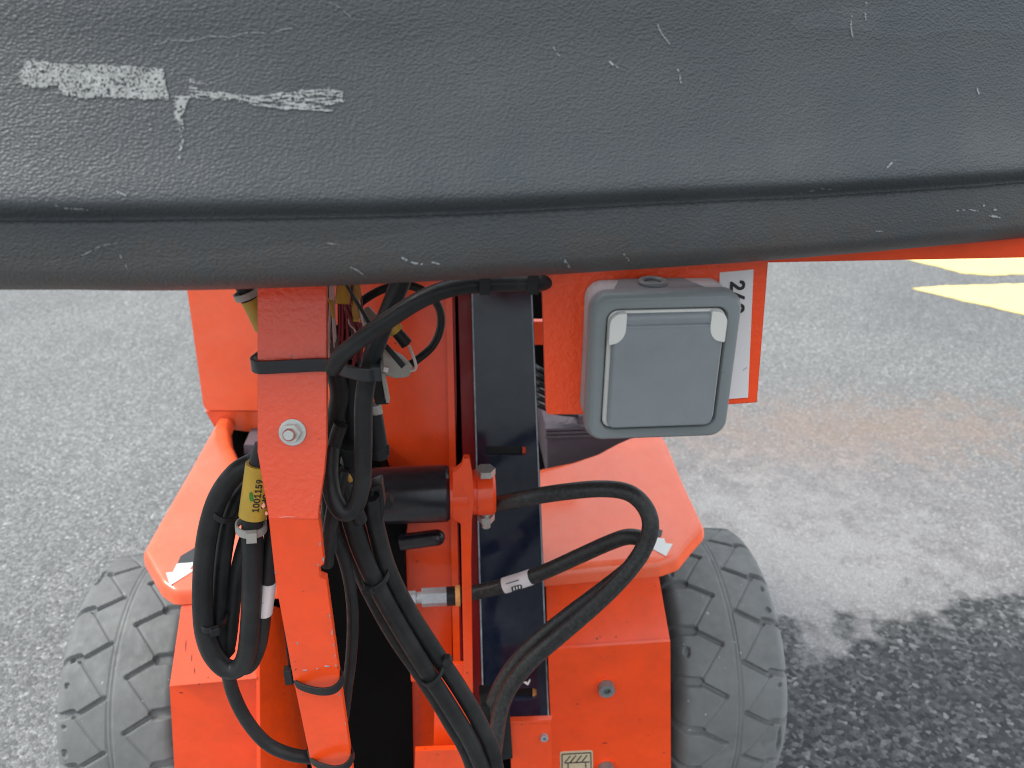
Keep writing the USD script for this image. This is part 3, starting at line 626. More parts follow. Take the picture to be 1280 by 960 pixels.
def decal(name, pts, mat_, parent, plane=FP, up_=0.0008):
    return obj(name, slab(pts, plane, 0.0005, up_), mat_, parent, smooth=False)
z5 = lambda q: [(160 + x / 4.571, 660 + y / 4.571) for x, y in q]
z8 = lambda q: [(760 + x / 4.571, 640 + y / 4.571) for x, y in q]
decal('arrow_sticker', z5([(217, 255), (255, 252), (280, 203), (380, 195), (355, 234), (378, 240), (240, 328)]), 'vinyl_white', lc_)
decal('arrow_sticker', z5([(283, 201), (300, 160), (415, 90), (440, 120), (405, 160), (378, 195)]), 'vinyl_dark', lc_)
decal('arrow_sticker', z8([(262, 145), (320, 150), (330, 178), (370, 182), (332, 252), (235, 200)]), 'vinyl_white', rc_)
decal('arrow_sticker', z8([(270, 92), (312, 105), (302, 140), (262, 143)]), 'vinyl_dark', rc_)

FOLD = 0.352
SLP = sl(0.742, 0.404, 0.675, FOLD); BV = vert(0.675)
rbx = obj('front_panel', cat(slab([(681, 700), (821, 706), (838, 803), (685, 813)], SLP, 0.005), slab([(685, 812), (838, 802), (839, 1060), (694, 1060)], BV, 0.005)), 'orange_paint', lift)
lbx = obj('front_panel', cat(slab([(230, 735), (330, 735), (321, 848), (212, 858)], SLP, 0.005), slab([(212, 857), (321, 847), (330, 1060), (224, 1060)], BV, 0.005)), 'orange_paint', lift)
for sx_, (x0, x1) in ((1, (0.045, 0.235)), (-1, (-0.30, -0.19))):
    obj('chassis_box', block((x0, 0.75, 0.07), (x1, 1.15, 0.385)), 'shade_black', lift)
# inner cheek left of the mast, catching light at a slant
def quad3(pts, t=0.004):
    P = np.array(pts); n = np.cross(P[1] - P[0], P[2] - P[0]); n /= np.linalg.norm(n)
    if n @ (EYE - P[0]) < 0: n = -n
    return trimesh.convex.convex_hull(np.vstack([P, P - n * t]))
obj('inner_cheek', quad3([at(324, 752, 0.70), at(384, 770, 0.80), at(384, 1000, 0.66), at(326, 1000, 0.62)]), 'orange_paint', lift)
obj('mast_side', slab([(384, 745), (424, 745), (424, 1000), (384, 1000)], vert(0.80), 0.004), 'shade_black', lift)
for (px, py) in ((757, 857), (757, 958)):
    sc_ = obj('cap_screw', capscrew(on(px, py, BV), (0, -1, 0), 0.0092), 'zinc_dark', lift)
    obj('counterbore', put(washer(0.0124, 0.0094, 0.0012), on(px, py, BV), (0, -1, 0)), 'orange_paint', sc_)
pic = obj('pictogram_sticker', slab([(700, 940), (741, 938), (742, 1000), (701, 1001)], BV, 0.0005, 0.0007, rounding=0.003), 'vinyl_beige', lift)
def stroke(a, b, w=1.2):
    a, b = np.array(a, float), np.array(b, float); d = (b - a) / np.linalg.norm(b - a); n_ = np.array([-d[1], d[0]]) * w / 2
    return slab([tuple(a + n_), tuple(b + n_), tuple(b - n_), tuple(a - n_)], BV, 0.0003, 0.0010)
st = [((702.5, 943), (738.5, 941)), ((702.5, 943), (703, 999)), ((738.5, 941), (739.5, 998)), ((706, 954), (737, 952.5)), ((706, 953.5), (713, 945)), ((713, 953), (720, 944.5)), ((720, 953), (727, 944.5)), ((727, 953), (734, 944)), ((710, 955), (711, 990)), ((732, 954), (733, 989)), ((711, 990), (733, 989))]
obj('pictogram', cat(*[stroke(*s) for s in st]), 'print_black', pic, smooth=False)

obj('paint_chips', chips([(232, 806, .8, 8), (239.5, 822, .7, 6), (243, 838, .8, 4), (260, 847, 1.2, 1), (249, 855, 1.4, 1)], SLP, 6), 'dark_chip', lbx, smooth=False, kind='stuff')
obj('paint_chips', chips([(226, 866, 2.6, .8), (300, 880, 1, 1), (304, 896, 1.2, 1)], BV, 7), 'dark_chip', lbx, smooth=False, kind='stuff')
obj('paint_chips', chips([(746, 798, 1.3, 1.3), (750, 796, .9, 1.4), (727, 806, .8, 2), (770, 796, 1.6, .8), (701, 804, .8, 1)], SLP, 8), 'dark_chip', rbx, smooth=False, kind='stuff')
obj('paint_chips', chips([(756, 929, 3, .6), (722, 880, 1, .8), (800, 900, .8, 1)], BV, 9), 'dark_chip', rbx, smooth=False, kind='stuff')

# battery and black blocks standing in for the shade behind the right cover
BT = vert(0.985)
bat = obj('battery', slab([(684, 540), (800, 534), (800, 700), (686, 700)], BT, 0.15), 'battery_grey', lift)
for k in range(3):
    y = 536 + 4.6 * k
    obj('rib', slab([(682, y), (800, y - 4), (800, y - 1), (682, y + 3)], vert(0.980), 0.012), 'battery_grey', bat)
for x in (700, 722):
    p = at(x, 524, 1.02); obj('filler_cap', cyl(p - [0, 0, 0.012], p, 0.011, 24), 'battery_grey', bat)
obj('terminal', slab([(723, 520), (745, 519), (745, 530), (723, 531)], vert(0.978), 0.01), 'battery_grey', bat)
bat2 = obj('battery', slab([(305, 556), (360, 556), (360, 640), (305, 640)], BT, 0.15), 'battery_grey', lift)
obj('shade_block', block((-0.24, 1.13, 0.1), (0.19, 1.15, 0.62)), 'shade_black', lift)
obj('shade_block', block((-0.30, 0.965, 0.1), (-0.12, 1.125, 0.445)), 'shade_black', lift)  # solid black, added so the opening under the cover looks shaded
obj('shade_block', block((-0.32, 1.045, 0.11), (-0.10, 1.126, 0.52)), 'shade_black', lift)
for k in range(6):
    y = 462 + 9 * k
    obj('hidden_hose', tube(pxpath([(664, y - 8, 1.0), (675, y, 0.97), (700, y + 9, 0.98), (730, y + 12, 1.05)], 6), 0.0038, 10), 'cable_black', lift)

# turret cover upper left
TC = vert(1.02)
tcv = obj('turret_cover', slab([(228, 320), (420, 320), (420, 514), (258, 513), (254, 506)], TC, 0.35, rounding=0.004), 'orange_plastic', lift)
obj('cover_skirt', slab([(257, 514), (420, 515), (420, 542), (320, 541), (268, 534)], sl(1.022, at(300, 513, 1.022)[2], 1.035, at(300, 540, 1.035)[2]), 0.25), 'orange_plastic', tcv)

# --- wheels: grey tyres with a zig-zag tread
def seg_dist(t, w, a, b):
    d = np.array(b) - np.array(a); L2 = d @ d
    s = np.clip(((t - a[0]) * d[0] + (w - a[1]) * d[1]) / L2, 0, 1)
    return np.hypot(t - a[0] - s * d[0], w - a[1] - s * d[1])
def tyre(cx, mirror):
    R, HW, NA, NW, NS = 0.176, 0.073, 936, 104, 18
    per = 2 * np.pi * R / NS
    a = np.linspace(0, 2 * np.pi, NA, endpoint=False)
    prof = []
    wv = np.linspace(-HW, HW, NW)
    for w in wv:
        prof.append((w, R - 0.004 * (w / HW) ** 2 - 0.019 * max(0, (abs(w) / HW - 0.74) / 0.26) ** 2.2))
    prof = np.array(prof)
    A, Wg = np.meshgrid(a, prof[:, 0], indexing='ij')
    T = (A * R) % per; T0 = A * R
    grooves = []
    for s, off in ((-1, 0.0), (1, 0.35 * per)):
        q0, q1 = 0.012, 0.044                      # inner and outer turning points of the zig-zag
        for k in (-1, 0, 1):
            o = off + k * per
            if s < 0:
                strong = ((o, -q0), (o + 0.30 * per, -q1)); weak = ((o + 0.30 * per, -q1), (o + per, -q0)); tail = ((o + 0.22 * per, -q1 - .002), (o + 0.34 * per, -HW))
            else:
                strong = ((o, q1), (o + 0.30 * per, q0)); weak = ((o + 0.30 * per, q0), (o + per, q1)); tail = ((o, q1), (o - 0.04 * per, HW))
            grooves += [(strong, 0.0026, 0.0050), (weak, 0.0012, 0.0018), (tail, 0.0058 if s > 0 else 0.0035, 0.0062)]
    h = np.zeros_like(T)
    for (p, q), wd, dp in grooves:
        d = seg_dist(T, Wg, p, q)
        h = np.maximum(h, dp * np.clip((wd - d) / 0.0012 + 0.5, 0, 1))
    cl = -0.004 + 0.002 * np.sin(A * 2)
    for o_ in (-0.0016, 0.0028):
        h = np.maximum(h, 0.0013 * np.clip((0.0009 - np.abs(Wg - cl - o_)) / 0.0008 + 0.5, 0, 1))
    wear = 0.0012 * (meshkit.fbm(np.stack([np.cos(A) * 9, np.sin(A) * 9, Wg * 60], -1), 3, 9 + mirror) - 0.5)
    chip = np.clip((meshkit.noise(np.stack([np.cos(A) * 14, np.sin(A) * 14, Wg * 90], -1), 21 + mirror) - 0.80) / 0.06, 0, 1) * (np.abs(Wg) > 0.052) * 0.004
    Rr = prof[None, :, 1] - h + wear - chip
    X = cx + (Wg if mirror == 0 else -Wg); Y = AY - Rr * np.cos(A); Z = AZ - Rr * np.sin(A)
    V = np.stack([X, Y, Z], -1).reshape(-1, 3)
    F = []
    i = np.arange(NA); j = (i + 1) % NA
    for w in range(NW - 1):
        q = i * NW + w; r = j * NW + w
        F.append(np.c_[q, r, r + 1]); F.append(np.c_[q, r + 1, q + 1])
    # side walls down to the rim
    n0 = len(V); side = []
    for e, sg in ((0, -1), (NW - 1, 1)):
        x = cx + (sg if mirror == 0 else -sg) * HW
        for rad, dx in ((0.135, 0.004), (0.104, -0.004)):
            side.append(np.c_[np.full(NA, x + (sg if mirror == 0 else -sg) * dx), AY - rad * np.cos(a), AZ - rad * np.sin(a)])
    V = np.vstack([V] + side)
    for e, base_ in ((0, n0), (NW - 1, n0 + 2 * NA)):
        q, r = i * NW + e, j * NW + e
        F += [np.c_[q, r, base_ + j], np.c_[q, base_ + j, base_ + i], np.c_[base_ + i, base_ + j, base_ + NA + j], np.c_[base_ + i, base_ + NA + j, base_ + NA + i]]
    m = trimesh.Trimesh(V, np.vstack(F), process=False)
    trimesh.repair.fix_normals(m)
    return m
AY, AZ = 0.853, 0.168
cR = at(914, 900, 0.70)[0]; cL = at(139, 900, 0.70)[0]
for cx, mir, lab in ((cR, 1, 'right wheel'), (cL, 0, 'left wheel')):
    wh = obj('tyre', tyre(cx, mir), 'tyre_rubber', lift, smooth=40, label=lab + ' with grey tyre')
    rim = lathe([(0.104, -0.060), (0.108, -0.055), (0.100, -0.04), (0.09, 0.0), (0.100, 0.04), (0.108, 0.055), (0.104, 0.060)], 48)
    obj('rim', put(rim, (cx, AY, AZ), (1, 0, 0)), 'zinc', wh)
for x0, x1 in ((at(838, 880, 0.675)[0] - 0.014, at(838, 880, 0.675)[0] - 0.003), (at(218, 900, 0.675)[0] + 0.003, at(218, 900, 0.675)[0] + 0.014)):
    obj('wheel_gap_shade', block((x0, 0.70, 0.05), (x1, 1.1, 0.34)), 'shade_black', lift)  # added dark block, makes the gap beside the tyre read as deep shadow

# ------------------------------------------------------------------ cables, hoses and ties
def ribbon(path, width, thick, axis):
    return sweep(path, np.array([(-thick / 2, -width / 2), (thick / 2, -width / 2), (thick / 2, width / 2), (-thick / 2, width / 2)]), closed=True, hint=axis)
def hooploop(c, rx, ry, axis, n=28, flat=1.0):
    a, b, z = frame(axis)
    t = np.linspace(0, 2 * np.pi, n, endpoint=False)
    sgn = lambda v: np.sign(v) * np.abs(v) ** flat
    return np.array(c) + np.outer(rx * sgn(np.cos(t)), a) + np.outer(ry * sgn(np.sin(t)), b)
def tie(parent, c, rx, ry, axis, width=0.0045, headdir=None, name='cable_tie', mat_='black_plastic'):
    loop = hooploop(c, rx, ry, axis)
    m = ribbon(loop, width, 0.0013, np.asarray(axis, float) / np.linalg.norm(axis))
    trimesh.repair.fix_normals(m)
    p = obj(name, m, mat_, parent)
    if headdir is not None:
        a, b, z = frame(axis); d = a * headdir[0] + b * headdir[1]
        q = np.array(c) + a * rx * headdir[0] + b * ry * headdir[1]
        h = box((0.006, 0.0042, width * 1.35))
        T = np.eye(4); T[:3, 0] = np.cross(d, z); T[:3, 1] = d; T[:3, 2] = z; T[:3, 3] = q + d * 0.0018
        h.apply_transform(T); obj('tie_head', h, mat_, p)
    return p

# 1 thick cable clipped under the platform rail
cab = thing('clipped_cable', 'thick black cable curving up from the big tie to clips under the orange rail', 'cable')
pth = pxpath([(415, 462, 0.415), (428, 443, 0.41), (455, 421, 0.405), (490, 397, 0.402), (525, 375, 0.40), (560, 361, 0.40), (600, 355, 0.402), (640, 354, 0.405), (672, 353, 0.405), (700, 350, 0.42)])
obj('cable', tube(pth, 0.0047, 18), 'cable_black', cab)
for x in (606, 666):
    c = at(x, 352, 0.3965); obj('cable_clip', cat(block(c + [-0.0028, -0.002, -0.0065], c + [0.0028, 0.0, 0.012]), block(c + [-0.0028, 0.0, -0.0065], c + [0.0028, 0.014, -0.0045])), 'black_plastic', cab)

# 2 thick cable dropping behind the tie and turning up again in a U
cab = thing('drop_cable', 'thick black cable dropping through the big tie into a U bend beside the post', 'cable')
pth = pxpath([(508, 335, 0.43), (497, 362, 0.43), (482, 400, 0.43), (464, 450, 0.43), (455, 500, 0.43), (454, 560, 0.43), (452, 605, 0.428), (443, 635, 0.425), (428, 640, 0.425), (416, 620, 0.43), (412, 590, 0.44), (414, 560, 0.45)])
obj('cable', tube(pth, 0.0055, 18), 'cable_black', cab)

# 3 slim cable looping behind
cab = thing('slim_loop_cable', 'slim black cable looping in front of the orange mast cover above the grey connector', 'cable')
pth = pxpath([(436, 392, 0.50), (456, 374, 0.50), (480, 361, 0.50), (505, 356, 0.50), (530, 364, 0.50), (548, 383, 0.505), (551, 408, 0.51), (541, 432, 0.515), (521, 450, 0.515), (505, 460, 0.51)])
obj('cable', tube(pth, 0.0028, 14), 'cable_black', cab)

cab = thing('sleeved_cable', 'black cable with yellow sleeve and grey clip peeking out left of the post top', 'cable')
obj('cable', tube(pxpath([(280, 325, .50), (294, 346, .50), (306, 362, .50), (318, 385, .50), (330, 410, .50), (338, 440, .50)]), 0.0048, 16), 'cable_black', cab)
obj('yellow_sleeve', tube(pxpath([(312, 374, .50), (318, 385, .50), (330, 410, .50)]), 0.0060, 20), 'yellow_sleeve', cab)
tie(cab, at(309, 367, .50), 0.0085, 0.0078, at(303, 355, .50) - at(315, 380, .50), 0.0042, (-1, 0.2), 'clip_ring', 'clip_grey')

# 4 wiring harness with connectors
har = thing('wiring_harness', 'bundle of red, white and yellow wires with sleeves behind the orange post', 'wiring')
wires = [('wire_white', (411, 340), (413, 380), (411, 430), (416, 470), .0009), ('wire_white', (414, 338), (416, 372), (418, 415), (421, 460), .0012), ('wire_grey', (408, 350), (412, 400), (420, 430), (418, 470), .0016), ('wire_grey', (410, 370), (418, 410), (415, 440), (424, 475), .0014),
         ('wire_red', (424, 378), (424, 410), (421, 440), (420, 470), .0011), ('wire_red', (428, 378), (428, 410), (427, 440), (428, 470), .0011), ('wire_red', (432, 380), (434, 410), (434, 440), (431, 470), .0011), ('wire_red', (430, 378), (440, 405), (445, 430), (440, 465), .0010),
         ('wire_white', (429, 380), (437, 405), (444, 414), (447, 440), .0006), ('wire_red', (434, 378), (446, 400), (451, 420), (452, 450), .0010), ('wire_white', (440, 340), (446, 360), (450, 385), (455, 415), .0008), ('wire_red', (446, 345), (452, 380), (452, 400), (455, 430), .0008), ('wire_yellow', (443, 340), (447, 365), (444, 385), (446, 398), .0022)]
wr = np.random.default_rng(5)
for k in range(16):
    x = wr.uniform(409, 452); q = [(x + wr.uniform(-2, 2), 336), (x + wr.uniform(-5, 5), 372), (x + wr.uniform(-6, 6), 410), (x + wr.uniform(-7, 7), 440), (424 + wr.uniform(-10, 26), 476)]
    obj('wire', tube(pxpath([(a_, b_, 0.478 + wr.uniform(-.006, .006)) for a_, b_ in q], 6), wr.uniform(.0007, .0014), 8), ('wire_grey', 'cable_black', 'wire_red', 'wire_grey', 'wire_white', 'cable_black', 'wire_red', 'wire_yellow')[k % 8], har)
for m_, a, b, c, d, r in wires:
    obj('wire', tube(pxpath([(*a, 0.47), (*b, 0.468), (*c, 0.465), (*d, 0.465)], 7), r, 8), m_, har)
for (a, b, r1, r2, m_) in (((430, 338, 0.475), (428, 380, 0.467), 0.0036, 0.0044, 'yellow_sleeve'), ((413, 372, 0.468), (417, 398, 0.464), 0.0016, 0.0009, 'yellow_sleeve'), ((446, 388, 0.47), (445, 402, 0.468), 0.0018, 0.0020, 'yellow_sleeve'), ((415, 338, 0.462), (415, 374, 0.462), 0.0014, 0.0014, 'wire_white')):
    obj('sleeve', cyl(at(*a), at(*b), r1, 20, r2), m_, har)
obj('tie_tail', quad3([at(427, 350, 0.455), at(431, 350, 0.455), at(463, 402, 0.452), at(459, 404, 0.452)], 0.001), 'black_plastic', har)
obj('tie_tail', quad3([at(466, 418, 0.448), at(470, 415, 0.448), at(507, 456, 0.447), at(502, 461, 0.447)], 0.001), 'black_plastic', har)

con = thing('sensor_connector', 'grey sensor connector with bare wire bail sticking out right of the big tie', 'connector')
a, b = at(468, 446, 0.475), at(508, 462, 0.478)
body = loft([np.array([p + fa * q[0] + fb * q[1] for q in rr(w, h, r)]) for (p, w, h, r, fa, fb) in [((a + (b - a) * t), w, h, min(w, h) * 0.3, *frame(b - a)[:2]) for t, w, h in ((-.2, .014, .014), (0.2, .016, .016), (0.75, .015, .014), (1.0, .009, .010), (1.12, .006, .007))]])
trimesh.repair.fix_normals(body)
obj('body', body, 'connector_grey', con)
obj('top_shell', cyl(at(455, 390, 0.50), at(468, 404, 0.495), 0.0052, 20), 'connector_grey', con)
obj('wire_bail', tube(pxpath([(511, 432, 0.475), (516, 444, 0.472), (520, 458, 0.472), (516, 463, 0.474), (506, 462, 0.476)], 6), 0.0010, 8), 'wire_white', con)
obj('white_tab', slab([(477, 459), (486, 460), (485, 466), (477, 464)], vert(0.466), 0.002), 'paper_white', con)

con = thing('yellow_connector', 'yellow and black barrel connector angled down in front of the orange mast cover', 'connector')
a, b, c = at(482, 398, 0.485), at(495, 414, 0.485), at(508, 430, 0.485)
obj('nose', cyl(a, b, 0.0048, 24, 0.0052), 'yellow_sleeve', con)
obj('tail', cyl(b, c, 0.0038, 24, 0.0042), 'black_plastic', con)

con = thing('plug_connector', 'black plug connector hanging straight down below the big tie', 'connector')
obj('shell', slab([(462, 470), (476, 466), (481, 500), (487, 505), (470, 506), (464, 488)], vert(0.47), 0.012, rounding=0.0006), 'black_plastic', con)
obj('latch', slab([(476, 467), (480, 467), (487, 503), (483, 504)], vert(0.466), 0.006), 'clip_grey', con)
obj('neck', cyl(at(468, 505, 0.476), at(471, 517, 0.476), 0.0042, 20), 'clip_grey', con)
obj('barrel', cat(cyl(at(468, 516, 0.476), at(474, 560, 0.476), 0.0054, 24, 0.0060), cyl(at(474, 559, 0.476), at(475, 571, 0.476), 0.0064, 24, 0.0062), block(at(485, 564, 0.474) - 0.002, at(485, 564, 0.474) + [0.001, 0.002, 0.004])), 'black_plastic', con)

# 5 dark tubes packed between post and drop cable
pk = thing('packed_cables', 'tight pack of black cables and connectors squeezed between the orange post and thick cable', 'cables')
for k, (pts, r, m_) in enumerate([([(418, 462, .46), (424, 490, .46), (420, 520, .462), (413, 560, .465), (411, 600, .465), (413, 650, .46), (411, 690, .45)], .0058, 'cable_black'),
                                  ([(436, 455, .47), (438, 500, .472), (440, 540, .475), (436, 590, .478), (430, 640, .47)], .0062, 'black_plastic'),
                                  ([(446, 455, .485), (448, 520, .49), (446, 590, .49)], .007, 'black_plastic'),
                                  ([(426, 530, .45), (420, 548, .45), (414, 575, .452), (413, 600, .455)], .0044, 'cable_black'),
                                  ([(428, 588, .445), (420, 620, .44), (414, 650, .44), (410, 680, .445), (409, 705, .45)], .0045, 'cable_black'),
                                  ([(418, 585, .452), (430, 605, .452), (442, 630, .455), (450, 650, .46)], .0050, 'cable_black')]):
    obj('cable', tube(pxpath(pts, 7), r, 14), m_, pk)
obj('connector_block', slab([(422, 560), (446, 566), (447, 586), (432, 584)], vert(0.455), 0.02), 'black_plastic', pk)
obj('brass_terminal', tube(pxpath([(432, 592, .446), (436, 596, .445), (438, 601, .446)], 5), 0.0016, 8), 'wire_yellow', pk)
obj('tag', slab([(438, 592), (445, 596), (443, 606), (437, 602)], vert(0.452), 0.001), 'print_black', pk)
frm = slab([(463, 610), (477, 604), (481, 634), (478, 652), (470, 656), (464, 648)], vert(0.47), 0.012, rounding=0.001, holes=[[(467, 615), (474, 612), (475, 640), (469, 645)]])
obj('bracket_frame', frm, 'black_plastic', pk)
p = at(484, 622, 0.60); obj('bolt_head', cyl(p, p - [0, 0.01, 0], 0.006, 6), 'black_plastic', pk)

# 6 coiled loops left of the post
coil = thing('cable_coil', 'coil of black cables tied in loops left of the orange post', 'cable coil')
loops = [([(336, 560, .455), (318, 577, .455), (296, 590, .452), (275, 618, .448), (262, 655, .445), (255, 700, .442), (253, 745, .44), (255, 785, .438), (264, 815, .436), (280, 834, .434), (296, 836, .433), (307, 822, .432), (312, 790, .43), (315, 740, .43), (316, 690, .43), (315.2, 660, .4294), (319.5, 620, .4327), (325, 580, .4362), (332, 556, .44)], .0066),
         ([(338, 580, .465), (318, 600, .462), (300, 620, .46), (287, 650, .458), (279, 695, .455), (275, 740, .452), (273, 775, .45), (277, 805, .448), (285, 818, .447)], .0058),
         ([(322, 640, .456), (306, 680, .456), (297, 715, .455), (292, 750, .453), (288, 790, .45), (284, 812, .447), (276, 820, .445)], .0050),
         ([(346, 640, .44), (339, 680, .438), (334, 730, .436), (329, 770, .436), (324, 805, .444), (314, 829, .443), (304, 834, .443), (296, 828, .446)], .0054)]
for pts, r in loops:
    obj('cable', tube(pxpath(pts, 9), r, 18), 'cable_black', coil)
obj('cable', tube(pxpath([(284, 838, .44), (292, 868, .44), (308, 900, .44), (332, 928, .438), (360, 942, .436), (390, 947, .438), (415, 950, .45)], 9), 0.0047, 16), 'cable_black', coil, label='tail of the coil running down to the foot of the post')
yp = [at(325, 580, .436), at(318, 612, .431), at(316, 645, .4305)]
yp[1] = (yp[0] + yp[2]) / 2
sl_ = obj('yellow_sleeve', tube(crom(yp, 6), 0.0086, 28), 'yellow_sleeve', coil, label='yellow cable marker with printed number')
YS = (at(318, 615, .4232) , np.array([0, -1.0, 0]))
def wrap_text(text, px, py, height, mat_):
    m = meshkit.text_mesh(text, height, 0.0003, True)
    V = m.vertices - [0, 0, 0]
    axis0 = (yp[2] - yp[0]) / np.linalg.norm(yp[2] - yp[0])         # pointing down the sleeve
    upv = -axis0; n0 = np.array([0, -1.0, 0]); n0 -= upv * (n0 @ upv); n0 /= np.linalg.norm(n0); sd_ = np.cross(upv, n0)   # right of the sleeve as seen
    s0 = at(px, py, 0.425); s = (s0 - yp[0]) @ axis0; 
    off = ((s0 - yp[0]) @ sd_)
    th0 = math.asin(np.clip(off / 0.0086, -0.98, 0.98))
    th = th0 - V[:, 1] / 0.0086
    P = yp[0] + np.outer(s - V[:, 0], axis0) + np.outer((0.0087 + V[:, 2]) * np.sin(th), sd_) + np.outer((0.0087 + V[:, 2]) * np.cos(th), n0)
    mm = trimesh.Trimesh(P, m.faces, process=False); trimesh.repair.fix_normals(mm)
    return mm
obj('number', wrap_text('1001159', 323, 640, 0.0036, 0), 'print_black', sl_)
obj('number', wrap_text('1NC', 331, 638, 0.0036, 0), 'print_black', sl_)
g = icosphere(2); g.vertices *= [0.0013, 0.0006, 0.0042]; g.vertices += (yp[0] + yp[2]) / 2 + [-0.0012, -0.0086, 0]; obj('leaf_print', g, 'print_green', sl_)
rg = tie(coil, at(314, 658, .432), 0.0098, 0.0090, at(314, 640, .432) - at(315, 680, .431), 0.0052, (-1, 0.2), 'clip_ring', 'clip_grey')
tie(coil, at(282, 634, .452), 0.0142, 0.0085, at(296, 600, .452) - at(265, 660, .452), 0.0040, (0.2, -1))
tie(coil, at(267, 770, .445), 0.0145, 0.0090, (0.08, 0.0, 1), 0.0042, (-0.9, -0.4))
obj('paper_label', tube(pxpath(loops[3][0], 24)[46:70], 0.0058, 22), 'paper_white', coil)
obj('tie_tail', quad3([at(344, 700, .428), at(346, 700, .428), at(363, 838, .424), at(361, 840, .424)], 0.001), 'black_plastic', coil)

# 7 slim cable hanging between post and ram column
cab = thing('hanging_cable', 'slim black cable hanging straight down between the orange post and black ram column', 'cable')
obj('cable', tube(pxpath([(410, 640, .46), (418, 668, .46), (430, 700, .46), (438, 735, .46), (441, 775, .46), (439, 820, .46), (434, 860, .46), (429, 900, .46), (420, 960, .46)]), 0.0042, 14), 'cable_black', cab)

# 8 heavy cable bundle running down to the right
bun = thing('cable_bundle', 'heavy bundle of black cables slanting down across the ram column to the bottom edge', 'cables')
main8 = [(436, 640, .462), (452, 690, .465), (475, 740, .468), (503, 790, .47), (534, 840, .47), (566, 890, .468), (592, 935, .465), (610, 985, .46), (622, 1060, .45)]
off8 = [(462, 620, .470), (470, 660, .474), (485, 712, .478), (510, 762, .48), (542, 812, .48), (574, 860, .478), (600, 905, .474), (618, 950, .468), (632, 1050, .455)]
third8 = [(420, 640, .475), (440, 690, .48), (462, 740, .482), (492, 795, .484), (528, 848, .484), (560, 900, .48), (590, 960, .475), (604, 1060, .46)]
for q, r in ((main8, .0066), (off8, .0066), (third8, .0056)):
    obj('cable', tube(pxpath(q), r, 18), 'cable_black', bun)
tie(bun, at(470, 719, .472), 0.0150, 0.0095, at(455, 690, .47) - at(490, 760, .47), 0.0042, (0.95, -0.4))
tb = tie(bun, at(539, 836, .476), 0.0160, 0.0100, at(520, 810, .476) - at(556, 866, .476), 0.0036)
p = at(559, 829, .468); obj('tie_head', cyl(p, p + [0, 0.006, 0], 0.0042, 6), 'black_plastic', bun)

# 9 hydraulic hoses
hA = thing('hydraulic_hose', 'upper black hydraulic hose leaving the pivot hub in a wide loop to the right', 'hose')
obj('hose', tube(pxpath([(596, 634, .69), (622, 630, .675), (660, 622, .655), (705, 615, .64), (752, 611, .63), (786, 616, .62), (807, 635, .61), (813, 660, .60), (802, 690, .595), (778, 722, .59), (745, 755, .588), (705, 790, .588), (665, 825, .588), (638, 858, .588), (625, 890, .59), (620, 925, .595), (616, 960, .60)]), 0.0080, 20), 'hose_black', hA)
hB = thing('hydraulic_hose', 'lower black hydraulic hose with white paper label leaving the steel fitting', 'hose')
obj('hose', tube(pxpath([(562, 747, .672), (592, 741, .672), (630, 732, .668), (675, 717, .66), (720, 697, .65), (760, 679, .64), (785, 671, .63), (803, 675, .622), (803, 690, .616), (785, 712, .612), (752, 738, .608), (712, 768, .606), (670, 802, .606), (636, 840, .608), (616, 880, .612), (608, 920, .615)]), 0.0078, 20), 'hose_black', hB)
hp = pxpath([(592, 741, .672), (630, 732, .668), (675, 717, .66), (720, 697, .65)], 12)[12:22]
lp = [hp[0], hp[5], hp[-1]]
lb = obj('paper_label', tube(hp, 0.0083, 24), 'paper_white', hB)
LPn = (lp[1] + np.array([0, -0.0086, 0.0]), np.array([0, -0.86, 0.51]))
LPn = (lp[1] + LPn[1] / np.linalg.norm(LPn[1]) * 0.0085, LPn[1] / np.linalg.norm(LPn[1]))
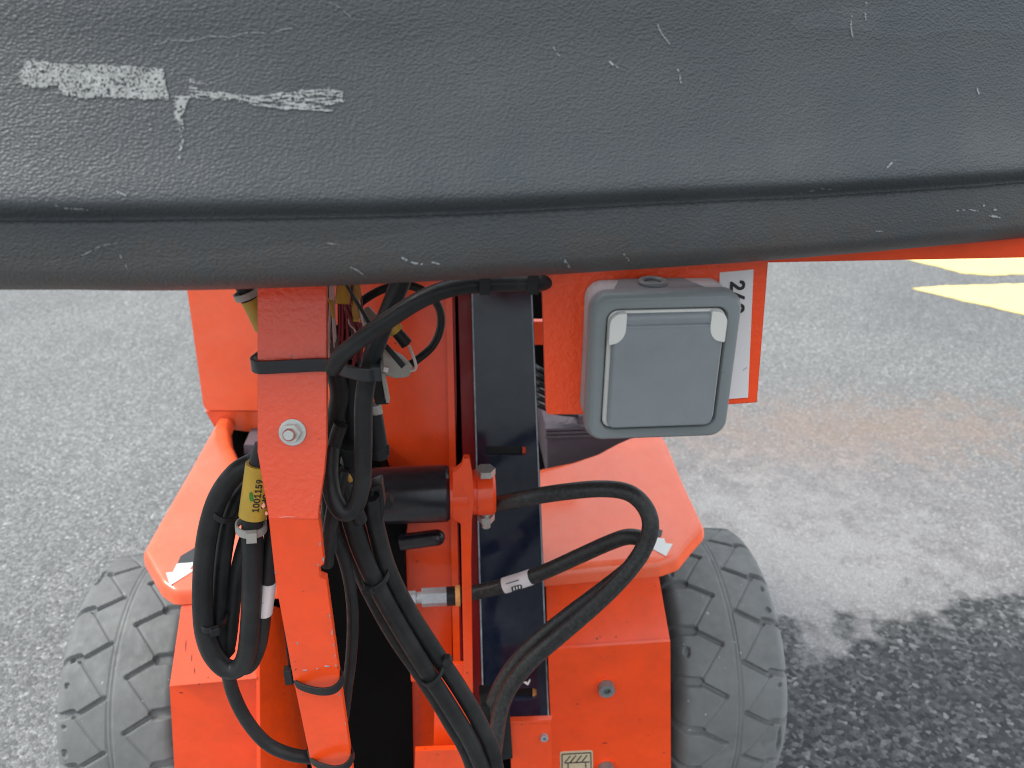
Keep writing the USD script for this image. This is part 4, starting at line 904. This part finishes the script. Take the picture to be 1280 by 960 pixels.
def patch(pts, lift_=0.0003):
    return slab(pts, LPn, 0.0004, lift_)
obj('print', cat(patch([(639, 734), (652, 730), (653, 736), (640, 740)]), patch([(632, 729.5), (652, 723.5), (652.2, 724.6), (632.2, 730.6)])), 'print_black', lb)
obj('print_dots', cat(*[patch([(x, y), (x + 1.6, y - .5), (x + 2, y + 3), (x + .4, y + 3.5)], 0.0006) for x, y in ((641.5, 734.5), (645, 733.4), (648.5, 732.4))]), 'paper_white', lb)

# 10 ties round the post
t_ = thing('cable_tie', 'wide glossy black cable tie binding the cables to the top of the post', 'cable tie')
z_ = at(380, 458, 0.43)[2]
bp_ = []
for x, Y, dz in ((317, .440, -.001), (319, .434, -.001), (330, .4315, -.0005), (365, .431, 0), (408, .430, 0.0005), (432, .420, 0.001), (455, .4135, 0.001), (470, .415, 0.001), (476, .422, 0.001), (476, .45, 0.001), (450, .49, 0), (400, .475, 0), (340, .455, -.001)):
    p = at(x, 458, Y); bp_.append([p[0], Y, z_ + dz])
m = ribbon(crom(bp_, 5, True), 0.0078, 0.0016, np.array([0, 0.02, 1.0])); trimesh.repair.fix_normals(m)
obj('strap', m, 'black_paint', t_)
q = np.array(bp_[7]); obj('head', block(q - [0.0028, 0.0018, 0.0042], q + [0.0028, 0.003, 0.0042]), 'black_paint', t_)
for (px, py, hw, lbl, hd) in ((396, 850, 0.0176, 'black cable tie round the lower post, the upper of the two there', True), (413, 947, 0.0166, 'black cable tie at the foot of the post, lowest of all', False)):
    t_ = thing('cable_tie', lbl, 'cable tie')
    c = on(px, py, PD) + [0, 0.004, -0.001]
    m = ribbon(hooploop(c, hw, 0.0105, (-0.06, -0.15, 1), 36, 0.8), 0.0070, 0.0015, np.array([-0.06, -0.15, 1.0])); trimesh.repair.fix_normals(m)
    obj('strap', m, 'black_plastic', t_)
    if hd:
        q = c + [-hw - 0.001, 0, 0.003]; obj('head', block(q - [0.003, 0.003, 0.006], q + [0.002, 0.003, 0.006]), 'black_plastic', t_)
